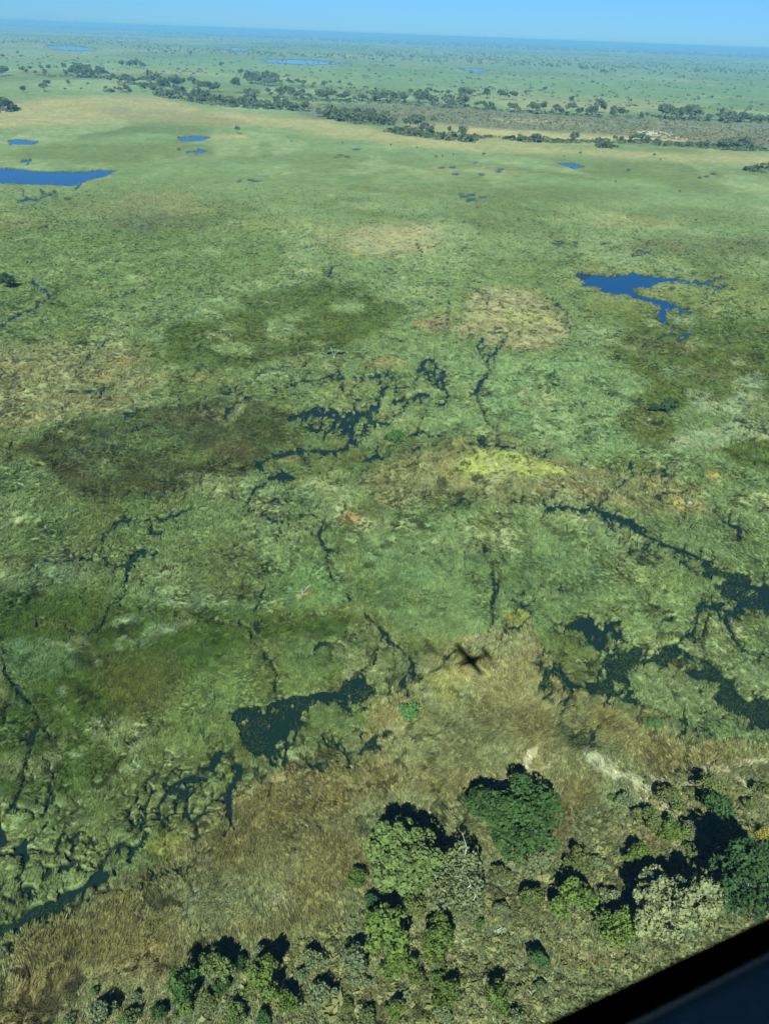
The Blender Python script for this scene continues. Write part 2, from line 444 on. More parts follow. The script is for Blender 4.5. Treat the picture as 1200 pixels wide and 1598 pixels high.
S([(152, 858), (140, 876), (110, 876), (90, 882), (70, 876)], 6, 4, .25); S([(50, 890), (30, 895), (12, 890)], 2.5, 2, .3)
S([(145, 880), (175, 887), (195, 885)], 4); S([(225, 860), (210, 870), (203, 885), (197, 900), (193, 932)], 11, 4)
S([(220, 870), (245, 862)], 3, 2, .3)
S([(194, 930), (185, 940), (170, 950), (166, 965), (160, 980), (145, 990), (120, 990), (100, 982)], 3, 2)
S([(100, 982), (62, 980), (55, 970)], 1.6)
S([(232, 957), (262, 972), (300, 972), (345, 975), (392, 981)], 1.6)
S([(430, 978), (470, 970), (490, 963), (522, 963)], 1.4)
S([(320, 842), (300, 850), (280, 855)], 2, 1, .2)
S([(355, 762), (368, 778), (345, 778)], 2, 2, .3); S([(365, 777), (340, 779), (320, 778)], 2)
swamp([(452, 650), (480, 638), (495, 630), (520, 636), (545, 641), (560, 638), (580, 625), (597, 615), (592, 640), (600, 655), (610, 665), (595, 674), (580, 668), (575, 690), (560, 697), (545, 702), (535, 690), (520, 683), (500, 692), (485, 680), (465, 665)], .97, 5)
S([(455, 655), (490, 645), (530, 655), (560, 650), (585, 640), (595, 618)], 9, 5)
S([(560, 650), (590, 662), (606, 664)], 8, 5); S([(530, 655), (545, 675), (550, 690), (535, 705), (505, 705)], 9, 5)
S([(543, 700), (520, 708), (500, 706), (470, 706), (440, 712), (420, 718), (402, 726)], 7, 8, .1)
S([(402, 722), (410, 735)], 8); S([(525, 708), (522, 718)], 4)
pool([(405, 760), (418, 748), (440, 735), (455, 740), (462, 750), (446, 756), (425, 755), (404, 764)])
S([(402, 762), (390, 775), (388, 790)], 3.5)
S([(567, 722), (580, 718), (602, 716)], 8, 4); S([(588, 716), (590, 698)], 5, 2)
S([(395, 800), (410, 806), (425, 815), (440, 812), (450, 805), (470, 808), (492, 805)], 6, 4, .3)
S([(418, 787), (430, 780), (445, 790), (452, 802)], 3); S([(440, 815), (436, 835), (434, 848)], 2.5)
S([(398, 800), (375, 812)], 2); S([(500, 815), (499, 835), (504, 850), (511, 865), (509, 885), (514, 897), (521, 906)], 4.5, 3)
S([(485, 832), (500, 840)], 2); S([(497, 818), (510, 818)], 2.5)
S([(465, 598), (500, 592), (522, 585), (527, 577), (535, 592), (534, 610), (530, 622)], 3, 2); S([(520, 592), (538, 592)], 4)
S([(444, 608), (460, 600), (466, 612), (475, 620)], 3, 2, .2); S([(420, 600), (440, 612)], 2)
S([(551, 588), (553, 606)], 4); S([(568, 592), (585, 590), (598, 584), (604, 588), (617, 592)], 6, 5)
S([(592, 588), (596, 610), (606, 602)], 6); S([(596, 610), (597, 622)], 4); S([(549, 610), (550, 630), (562, 624)], 3, 3, .2)
S([(660, 570), (671, 561), (680, 575), (692, 583), (690, 605), (696, 620), (690, 634), (680, 630)], 6, 5)
S([(650, 580), (664, 577), (668, 590), (676, 602)], 4); S([(695, 620), (708, 617)], 2); S([(690, 581), (697, 577)], 2)
swamp([(662, 570), (690, 580), (694, 620), (682, 625), (668, 600)], .7, 4)
S([(660, 600), (640, 604), (612, 606)], 2); S([(645, 626), (655, 616), (666, 618)], 5, 3, .2); S([(615, 630), (630, 622), (642, 625)], 5, 3, .2)
S([(636, 628), (630, 642), (618, 652)], 3, 2, .3); S([(665, 640), (655, 668)], 1.3)
S([(645, 678), (660, 675), (670, 684), (686, 680)], 7, 4, .1); S([(655, 698), (646, 703), (640, 714)], 3)
S([(654, 700), (652, 715), (642, 745)], 1.3); S([(645, 757), (660, 770), (682, 779)], 1.5); S([(675, 697), (690, 702)], 2)
S([(640, 770), (610, 788)], 1.2); S([(752, 530), (745, 545), (751, 560)], 4.5, 3)
S([(785, 530), (783, 542), (765, 556), (758, 566), (764, 575), (756, 590), (745, 605), (741, 615)], 3, 6)
S([(741, 615), (745, 632), (754, 645), (757, 655), (770, 670), (778, 680)], 3.5, 2)
S([(733, 693), (748, 697), (760, 698), (790, 698), (812, 702)], 4, 4, .1); S([(748, 690), (757, 696)], 7)
S([(830, 706), (850, 716), (862, 718)], 2.5); S([(760, 690), (745, 688)], 3)
S([(907, 724), (920, 716)], 3); S([(925, 742), (935, 748)], 2)
S([(985, 745), (965, 760), (952, 774), (935, 790)], 2.5, 1.5); S([(962, 750), (958, 765)], 1.5); S([(983, 722), (985, 738), (998, 742), (1003, 737)], 5, 4)
S([(1010, 742), (1040, 743)], 4); S([(1040, 720), (1055, 733), (1050, 745)], 3, 1.5); S([(950, 727), (948, 735)], 3)
S([(1025, 775), (1035, 772), (1062, 773)], 6, 4); S([(1028, 775), (1030, 790)], 5); S([(1070, 805), (1055, 820)], 2.5)
S([(1010, 785), (1030, 795)], 2); S([(712, 790), (722, 781), (733, 786)], 7, 5, .1); S([(745, 770), (742, 780)], 2)
S([(670, 802), (695, 795)], 1.5); S([(753, 787), (775, 787)], 2); S([(793, 786), (815, 787)], 4)
S([(850, 790), (865, 797), (885, 795), (905, 800), (925, 795), (945, 803), (957, 806)], 8, 7, .2)
S([(850, 797), (865, 800)], 7); S([(940, 805), (950, 824), (966, 828)], 5, 4); S([(965, 815), (985, 818), (995, 828)], 16, 12, .1)
S([(945, 805), (958, 812), (975, 820)], 6); S([(990, 825), (1003, 838), (1020, 845), (1040, 855), (1060, 862), (1078, 868), (1105, 882)], 11, 12, .2)
S([(965, 840), (990, 845), (1010, 862), (1030, 872)], 2.5); S([(1055, 872), (1080, 890), (1110, 910), (1128, 930)], 4, 4, .1)
swamp([(1098, 876), (1130, 882), (1160, 888), (1200, 893), (1460, 900), (1460, 975), (1200, 967), (1170, 964), (1150, 952), (1130, 932), (1112, 915), (1100, 900)], .97, 5)
S([(1110, 890), (1150, 905), (1200, 925), (1300, 950)], 22, 34); S([(1140, 925), (1180, 950), (1260, 965)], 16)
S([(1130, 945), (1092, 950), (1085, 965), (1083, 985), (1062, 1003), (1040, 1010)], 4, 6, .1); S([(1105, 962), (1100, 985), (1080, 1004)], 3)
S([(1145, 950), (1130, 970), (1142, 990), (1150, 1012), (1168, 1022), (1210, 1024)], 8, 4, .1); S([(1090, 950), (1140, 955), (1160, 960)], 5)
swamp([(1090, 942), (1150, 945), (1160, 975), (1110, 970), (1080, 960)], .82, 8)
swamp([(1005, 955), (1060, 958), (1085, 965), (1060, 975), (1010, 970)], .7, 6)
swamp(ell(855, 925, 60, 34), .6, 22); swamp(ell(920, 860, 34, 24), .58, 14)
swamp([(865, 974), (890, 976), (920, 973), (945, 963), (975, 968), (985, 990), (1010, 1005), (1045, 1010), (1070, 1005), (1085, 1020), (1100, 1040), (1130, 1055), (1160, 1070), (1200, 1085), (1460, 1110), (1460, 1180), (1220, 1148), (1180, 1137), (1150, 1122), (1125, 1097), (1090, 1080), (1060, 1065), (1040, 1050), (1000, 1045), (985, 1070), (985, 1090), (1000, 1105), (1000, 1120), (975, 1112), (945, 1092), (920, 1085), (905, 1075), (930, 1060), (925, 1040), (930, 1020), (915, 1000), (890, 990)], .98, 6)
S([(920, 975), (935, 1000), (950, 1025), (965, 1045), (985, 1040), (1040, 1035), (1070, 1055), (1110, 1070), (1150, 1095), (1200, 1120), (1300, 1140)], 22, 22)
S([(945, 1020), (990, 1028), (1040, 1035), (1075, 1045)], 14); S([(960, 1050), (975, 1085), (985, 1105)], 20, 10); S([(920, 1082), (950, 1088), (985, 1100)], 8)
S([(1095, 1030), (1140, 1080), (1165, 1110), (1200, 1130)], 10, 16, .1); S([(865, 977), (890, 984), (920, 978)], 4, 9); S([(870, 990), (905, 1000)], 2.5)
S([(1115, 1095), (1135, 1105), (1165, 1120), (1168, 1140)], 10, 8, .1); S([(1055, 1125), (1080, 1130), (1100, 1140), (1110, 1148)], 3, 3, .1)
S([(830, 1036), (850, 1047), (857, 1056), (870, 1050), (888, 1067), (920, 1078)], 9, 5); S([(864, 1036), (870, 1052)], 6); S([(852, 1058), (845, 1080), (846, 1093), (858, 1084)], 9, 4)
S([(840, 1030), (848, 1055)], 4); S([(872, 1036), (880, 1060)], 4)
S([(880, 1098), (874, 1115), (872, 1138)], 3); S([(875, 1095), (890, 1092)], 3); S([(930, 1138), (926, 1153), (915, 1165), (895, 1162), (885, 1150)], 3.5, 3)
S([(895, 1163), (965, 1173)], 1.4); S([(845, 1010), (850, 1022), (862, 1036)], 2.5); S([(757, 850), (755, 870), (765, 885), (773, 910), (770, 935), (765, 956)], 3.5, 4)
S([(800, 937), (815, 945), (826, 955), (830, 965), (820, 974), (806, 985), (790, 988), (775, 1000)], 3.5, 2.5); S([(826, 955), (850, 960), (870, 978)], 2); S([(812, 948), (840, 942)], 2)
S([(800, 985), (810, 986)], 6); S([(772, 968), (765, 985), (760, 998)], 2); S([(965, 872), (965, 895), (968, 900)], 3, 3); S([(985, 872), (975, 876)], 4)
S([(980, 900), (990, 925), (1010, 942), (1040, 958)], 1.4); S([(1130, 815), (1150, 825), (1155, 845)], 7, 6, .15); S([(1150, 828), (1165, 832)], 5)
# lower left
S([(0, 1042), (15, 1060), (30, 1080), (45, 1095), (55, 1110), (62, 1132)], 4, 3.5); S([(-60, 1110), (0, 1103), (20, 1100)], 2)
S([(62, 1132), (52, 1150), (48, 1175), (38, 1200), (32, 1230), (24, 1262)], 4.5, 4.5); S([(24, 1262), (15, 1275)], 8); S([(24, 1265), (45, 1270)], 5)
S([(62, 1132), (78, 1148), (90, 1170)], 3, 2); S([(75, 1190), (84, 1220), (80, 1250), (65, 1282)], 3.5)
swamp([(-200, 1272), (0, 1278), (60, 1275), (100, 1290), (130, 1300), (110, 1325), (60, 1340), (-200, 1350)], .74, 12)
swamp(ell(170, 1170, 60, 20), .55, 20); swamp([(400, 1010), (560, 985), (590, 1000), (560, 1040), (450, 1040)], .62, 18)
S([(-30, 1336), (60, 1334), (100, 1333), (120, 1352), (132, 1372)], 3.5, 4); S([(80, 1318), (150, 1318)], 3)
swamp([(-200, 1430), (0, 1432), (30, 1428), (50, 1420), (60, 1435), (40, 1455), (0, 1465), (-200, 1480)], .98, 5)
S([(-200, 1455), (0, 1448), (30, 1440), (45, 1432)], 26, 24); S([(30, 1442), (60, 1428), (100, 1412), (135, 1398), (155, 1375)], 20, 18); swamp([(90, 1420), (130, 1385), (150, 1350), (180, 1320), (215, 1300), (215, 1325), (190, 1350), (170, 1385), (130, 1412), (100, 1428)], .9, 6)
S([(155, 1380), (160, 1355), (172, 1340), (178, 1325), (195, 1318), (212, 1308), (222, 1298)], 6, 5, .1); S([(60, 1440), (100, 1425), (140, 1405)], 5, 4, .2)
S([(100, 1335), (140, 1350)], 3); S([(200, 1300), (215, 1290), (232, 1282), (245, 1280), (256, 1292), (272, 1302)], 4, 4)
S([(200, 1275), (210, 1255), (214, 1240)], 3.5); S([(248, 1282), (250, 1262), (262, 1240), (275, 1225), (290, 1215)], 3.5, 4); S([(291, 1215), (292, 1282)], 3.5)
S([(290, 1218), (310, 1216), (330, 1216), (333, 1200)], 10, 6); S([(333, 1195), (345, 1175), (338, 1190), (318, 1200)], 9, 6, .1); S([(240, 1205), (225, 1245)], 2)
S([(370, 1195), (366, 1220), (355, 1250), (362, 1292)], 8, 7, .1); S([(374, 1215), (360, 1238)], 4)
S([(300, 1290), (320, 1265), (350, 1240)], 2.5); S([(272, 1302), (300, 1310), (330, 1300)], 1.6, 1.6, .3)
S([(150, 1395), (190, 1392), (250, 1368), (300, 1352)], 2.5)
swamp([(370, 1125), (395, 1118), (430, 1110), (450, 1100), (465, 1095), (490, 1092), (510, 1082), (530, 1080), (548, 1068), (562, 1060), (577, 1075), (572, 1092), (560, 1107), (545, 1120), (530, 1122), (515, 1112), (490, 1117), (485, 1137), (465, 1147), (460, 1167), (450, 1192), (440, 1207), (420, 1197), (395, 1190), (378, 1215), (366, 1207), (385, 1180), (368, 1160)], .97, 4)
S([(385, 1140), (410, 1150), (430, 1150), (445, 1130), (460, 1110), (490, 1100), (530, 1090), (560, 1072)], 26, 7); S([(440, 1150), (435, 1180), (440, 1195)], 18, 8)
S([(385, 1140), (390, 1165), (410, 1150)], 18); S([(385, 1185), (400, 1178), (430, 1175)], 14); S([(370, 1210), (376, 1195)], 8)
S([(540, 1110), (548, 1117)], 10); S([(578, 1080), (570, 1062), (563, 1050), (580, 1040), (590, 1020), (597, 1000), (595, 980)], 4, 2.5)
S([(568, 955), (580, 970), (597, 985), (613, 1003), (630, 1022), (643, 1033), (652, 1054)], 3.5, 5); S([(640, 1040), (632, 1056), (626, 1072), (634, 1080), (636, 1094)], 4)
S([(626, 1078), (600, 1090), (582, 1092)], 2.5); S([(632, 1072), (655, 1064), (672, 1053), (690, 1036), (707, 1020), (712, 1014)], 3, 2)
S([(545, 930), (551, 942)], 4); swamp([(595, 1138), (602, 1145), (592, 1165), (575, 1187), (555, 1184), (566, 1160)], .95, 3); S([(590, 1150), (575, 1168), (562, 1180)], 8)
S([(512, 1155), (528, 1170), (545, 1182), (545, 1205)], 3, 3); S([(470, 1180), (485, 1197), (505, 1192)], 4); S([(490, 1155), (470, 1165)], 3)
S([(405, 898), (413, 912), (408, 930), (402, 945), (399, 956)], 2, 4); S([(415, 880), (420, 895), (410, 905)], 2)
S([(388, 982), (396, 1000), (400, 1012), (415, 1030), (428, 1050), (430, 1082)], 3, 4); S([(402, 978), (403, 990)], 4); S([(448, 960), (450, 968)], 3)
S([(640, 985), (648, 975)], 1.5); S([(645, 940), (655, 950)], 1.5); S([(740, 910), (748, 925)], 1.5); S([(690, 1015), (740, 1016), (780, 1005)], 1.5)
S([(560, 1010), (575, 1000)], 2); S([(515, 430), (518, 420), (523, 415)], 2.5); S([(655, 390), (650, 380)], 1.3); S([(700, 470), (697, 500), (702, 520)], 1.6)
S([(822, 450), (835, 452)], 2); S([(870, 478), (880, 486)], 4, 3, .3); S([(885, 490), (890, 520)], 2, 2, .5)
swamp([(845, 448), (885, 475), (895, 510), (880, 520), (868, 490), (835, 462)], .6, 5)
S([(730, 448), (762, 462), (762, 485)], 1.2); S([(690, 540), (720, 532), (745, 522)], 1.3)
swamp(ell(560, 615, 80, 20), .55, 24); swamp([(140, 690), (250, 665), (260, 680), (160, 705)], .6, 10)
swamp([(60, 870), (140, 870), (215, 855), (230, 880), (190, 895), (100, 890)], .7, 10); swamp([(180, 812), (260, 800), (260, 840), (200, 845)], .66, 12)
swamp([(130, 1300), (200, 1240), (290, 1200), (350, 1180), (350, 1230), (300, 1300), (200, 1330), (130, 1390), (60, 1410), (20, 1400), (10, 1340)], .62, 18)
swamp([(480, 1150), (600, 1120), (610, 1160), (560, 1230), (480, 1210)], .6, 14)
swamp([(880, 1080), (1000, 1110), (1130, 1140), (1200, 1150), (1200, 1170), (1050, 1160), (920, 1110)], .62, 8)
swamp([(840, 1040), (885, 1045), (900, 1085), (870, 1110), (840, 1095)], .72, 6)
# dry ground gets no cushions
drypoly([(560, 1110), (640, 1060), (700, 1010), (770, 985), (830, 970), (850, 1020), (900, 1080), (960, 1110), (1060, 1150), (1460, 1170), (1460, 1760), (-300, 1760), (-300, 1480), (0, 1480), (60, 1450), (180, 1390), (300, 1320), (370, 1270), (430, 1210), (500, 1190), (560, 1190)])
# ------------------------------------------------------------------ helpers for objects
def tag(o, label=None, cat=None, group=None, kind=None):
    if label: o['label'] = label
    if cat: o['category'] = cat
    if group: o['group'] = group
    if kind: o['kind'] = kind
    return o


def mk(name, V, Fc, mats, parent=None, mi=None, smooth=False, attrs=None, loc=None):
    """one mesh object from arrays; Fc is an (n,3) or (n,4) index array, or a list of faces"""
    me = bpy.data.meshes.new(name)
    V = np.asarray(V, np.float32)
    if isinstance(Fc, np.ndarray):
        n, k = Fc.shape
        me.vertices.add(len(V)); me.vertices.foreach_set('co', V.ravel())
        me.loops.add(n * k); me.loops.foreach_set('vertex_index', Fc.astype(np.int32).ravel())
        me.polygons.add(n)
        me.polygons.foreach_set('loop_start', np.arange(0, n * k, k, dtype=np.int32))
        me.polygons.foreach_set('loop_total', np.full(n, k, np.int32))
    else:
        me.from_pydata([tuple(map(float, v)) for v in V], [], Fc)
    for m in (mats if isinstance(mats, (list, tuple)) else [mats]):
        me.materials.append(m)
    if mi is not None:
        me.polygons.foreach_set('material_index', np.asarray(mi, np.int32))
    if smooth:
        me.polygons.foreach_set('use_smooth', np.ones(len(me.polygons), bool))
    for an, arr in (attrs or {}).items():
        arr = np.asarray(arr, np.float32)
        if arr.ndim == 1:
            me.attributes.new(an, 'FLOAT', 'POINT').data.foreach_set('value', arr)
        elif arr.shape[1] == 4:
            me.attributes.new(an, 'FLOAT_COLOR', 'POINT').data.foreach_set('color', arr.ravel())
        else:
            me.attributes.new(an, 'FLOAT_VECTOR', 'POINT').data.foreach_set('vector', arr.ravel())
    me.update()
    me.validate()
    o = bpy.data.objects.new(name, me)
    COL.objects.link(o)
    if parent is not None: o.parent = parent
    if loc is not None: o.location = loc
    return o


def thing(name, label, cat, loc=(0, 0, 0), rz=0.0, group=None, sc=1.0):
    o = bpy.data.objects.new(name, None)
    COL.objects.link(o)
    o.empty_display_size = 0.5
    o.location = [float(c) for c in loc]
    o.rotation_euler = (0, 0, rz)
    o.scale = (sc, sc, sc) if not isinstance(sc, tuple) else sc
    return tag(o, label, cat, group)


def material(name):
    m = bpy.data.materials.new(name)
    m.use_nodes = True
    m.node_tree.nodes.clear()
    return m, m.node_tree.nodes, m.node_tree.links


def plain(name, rgb, rough=0.6, metal=0.0, spec=0.4, noise=0.0, nscale=30):
    m, N, L = material(name)
    o = N.new('ShaderNodeOutputMaterial'); b = N.new('ShaderNodeBsdfPrincipled')
    b.inputs['Base Color'].default_value = (*rgb, 1); b.inputs['Roughness'].default_value = rough
    b.inputs['Metallic'].default_value = metal; b.inputs['Specular IOR Level'].default_value = spec
    if noise:
        t = N.new('ShaderNodeTexNoise'); t.inputs['Scale'].default_value = nscale; t.inputs['Detail'].default_value = 4
        g = N.new('ShaderNodeTexCoord'); L.new(g.outputs['Object'], t.inputs['Vector'])
        x = N.new('ShaderNodeMix'); x.data_type = 'RGBA'
        x.inputs[6].default_value = (*[c * (1 - noise) for c in rgb], 1); x.inputs[7].default_value = (*[min(1, c * (1 + noise)) for c in rgb], 1)
        L.new(t.outputs[0], x.inputs[0]); L.new(x.outputs[2], b.inputs['Base Color'])
    L.new(b.outputs[0], o.inputs[0])
    return m


def ground_material():
    m, N, L = material('marsh_ground')
    o = N.new('ShaderNodeOutputMaterial'); b = N.new('ShaderNodeBsdfPrincipled')
    b.inputs['Roughness'].default_value = 1.0; b.inputs['Specular IOR Level'].default_value = 0.1
    a = N.new('ShaderNodeAttribute'); a.attribute_name = 'col'
    geo = N.new('ShaderNodeNewGeometry')
    mp = N.new('ShaderNodeMapping'); L.new(geo.outputs['Position'], mp.inputs[0]); mp.inputs['Scale'].default_value = (1, 1, 0.3)
    prev = a.outputs['Color']
    for sc, lo, hi in ((1.6, 0.62, 1.38), (0.12, 0.84, 1.16), (0.013, 0.86, 1.14)):
        t = N.new('ShaderNodeTexNoise'); t.inputs['Scale'].default_value = sc; t.inputs['Detail'].default_value = 5; t.inputs['Roughness'].default_value = 0.65
        t.inputs['Distortion'].default_value = 1.2
        L.new(mp.outputs[0], t.inputs['Vector'])
        r = N.new('ShaderNodeMapRange'); r.inputs[1].default_value = 0.3; r.inputs[2].default_value = 0.7; r.inputs[3].default_value = lo; r.inputs[4].default_value = hi
        L.new(t.outputs[0], r.inputs[0])
        x = N.new('ShaderNodeVectorMath'); x.operation = 'SCALE'
        L.new(prev, x.inputs[0]); L.new(r.outputs[0], x.inputs['Scale']); prev = x.outputs[0]
    L.new(prev, b.inputs['Base Color'])
    t = N.new('ShaderNodeTexNoise'); t.inputs['Scale'].default_value = 1.3; t.inputs['Detail'].default_value = 5; t.inputs['Roughness'].default_value = 0.7
    L.new(geo.outputs['Position'], t.inputs['Vector'])
    bp = N.new('ShaderNodeBump'); bp.inputs['Distance'].default_value = 0.5; bp.inputs['Strength'].default_value = 0.8
    L.new(t.outputs[0], bp.inputs['Height']); L.new(bp.outputs[0], b.inputs['Normal'])
    L.new(b.outputs[0], o.inputs[0])
    return m


def water_material(name, rgb, rough=0.12, ripple=0.15):
    m, N, L = material(name)
    o = N.new('ShaderNodeOutputMaterial'); b = N.new('ShaderNodeBsdfPrincipled')
    b.inputs['Base Color'].default_value = (*rgb, 1); b.inputs['Roughness'].default_value = rough; b.inputs['IOR'].default_value = 1.33
    b.inputs['Specular IOR Level'].default_value = 0.22
    geo = N.new('ShaderNodeNewGeometry'); t = N.new('ShaderNodeTexNoise'); t.inputs['Scale'].default_value = 0.9; t.inputs['Detail'].default_value = 3
    L.new(geo.outputs['Position'], t.inputs['Vector'])
    bp = N.new('ShaderNodeBump'); bp.inputs['Distance'].default_value = 0.05; bp.inputs['Strength'].default_value = ripple
    L.new(t.outputs[0], bp.inputs['Height']); L.new(bp.outputs[0], b.inputs['Normal'])
    L.new(b.outputs[0], o.inputs[0])
    return m


def leaf_material(name, rgb, var=0.35, trans=0.22, instancer=False, warm=None):
    """matt leaf with light coming through; 'tone' is each leaf clump's own shade of green"""
    m, N, L = material(name)
    o = N.new('ShaderNodeOutputMaterial')
    d = N.new('ShaderNodeBsdfDiffuse'); tr = N.new('ShaderNodeBsdfTranslucent'); mx = N.new('ShaderNodeMixShader'); mx.inputs[0].default_value = trans
    tone = N.new('ShaderNodeAttribute'); tone.attribute_name = 'tone'
    r = N.new('ShaderNodeMapRange'); r.inputs[3].default_value = 1 - var; r.inputs[4].default_value = 1 + var; L.new(tone.outputs['Fac'], r.inputs[0])
    s = N.new('ShaderNodeVectorMath'); s.operation = 'SCALE'
    if instancer:
        c = N.new('ShaderNodeAttribute'); c.attribute_type = 'INSTANCER'; c.attribute_name = 'col'
        L.new(c.outputs['Color'], s.inputs[0])
    else:
        x = N.new('ShaderNodeMix'); x.data_type = 'RGBA'
        w = warm or (rgb[0] * 1.35, rgb[1] * 1.08, rgb[2] * 0.9)
        x.inputs[6].default_value = (*rgb, 1); x.inputs[7].default_value = (*w, 1)
        t = N.new('ShaderNodeTexNoise'); t.inputs['Scale'].default_value = 0.35; t.inputs['Detail'].default_value = 2
        g = N.new('ShaderNodeTexCoord'); L.new(g.outputs['Object'], t.inputs['Vector']); L.new(t.outputs[0], x.inputs[0])
        oi = N.new('ShaderNodeObjectInfo')
        rr = N.new('ShaderNodeMapRange'); rr.inputs[3].default_value = 0.85; rr.inputs[4].default_value = 1.15; L.new(oi.outputs['Random'], rr.inputs[0])
        s2 = N.new('ShaderNodeVectorMath'); s2.operation = 'SCALE'; L.new(x.outputs[2], s2.inputs[0]); L.new(rr.outputs[0], s2.inputs['Scale'])
        L.new(s2.outputs[0], s.inputs[0])
    L.new(r.outputs[0], s.inputs['Scale'])
    L.new(s.outputs[0], d.inputs[0]); L.new(s.outputs[0], tr.inputs[0])
    L.new(d.outputs[0], mx.inputs[1]); L.new(tr.outputs[0], mx.inputs[2]); L.new(mx.outputs[0], o.inputs[0])
    return m

# ------------------------------------------------------------------ the ground
def bil(cv, px, py, default):
    gx, gy = px - CX0, py - CY0
    ok = (gx > 1) & (gx < CW - 3) & (gy > 1) & (gy < CH - 3)
    gx, gy = np.clip(gx, 0, CW - 2.001), np.clip(gy, 0, CH - 2.001)
    ix, iy = gx.astype(int), gy.astype(int)
    fx, fy = gx - ix, gy - iy
    if cv.ndim == 3: fx, fy, okk = fx[..., None], fy[..., None], ok[..., None]
    else: okk = ok
    v = (cv[iy, ix] * (1 - fx) + cv[iy, ix + 1] * fx) * (1 - fy) + (cv[iy + 1, ix] * (1 - fx) + cv[iy + 1, ix + 1] * fx) * fy
    return np.where(okk, v, default)


def lod(X, Y, base, dist, d0, seed, o, asp=1.0):
    """fractal noise whose grain grows with distance in blended doublings"""
    l = np.log2(np.maximum(dist / d0, 1.0))
    i = np.floor(l); f = sst(0, 1, l - i)
    a, b = base * 2.0 ** i, base * 2.0 ** (i + 1)
    return fbm(X / a + i * 7.7, Y / a / asp, seed, o) * (1 - f) + fbm(X / b + (i + 1) * 7.7, Y / b / asp, seed, o) * f


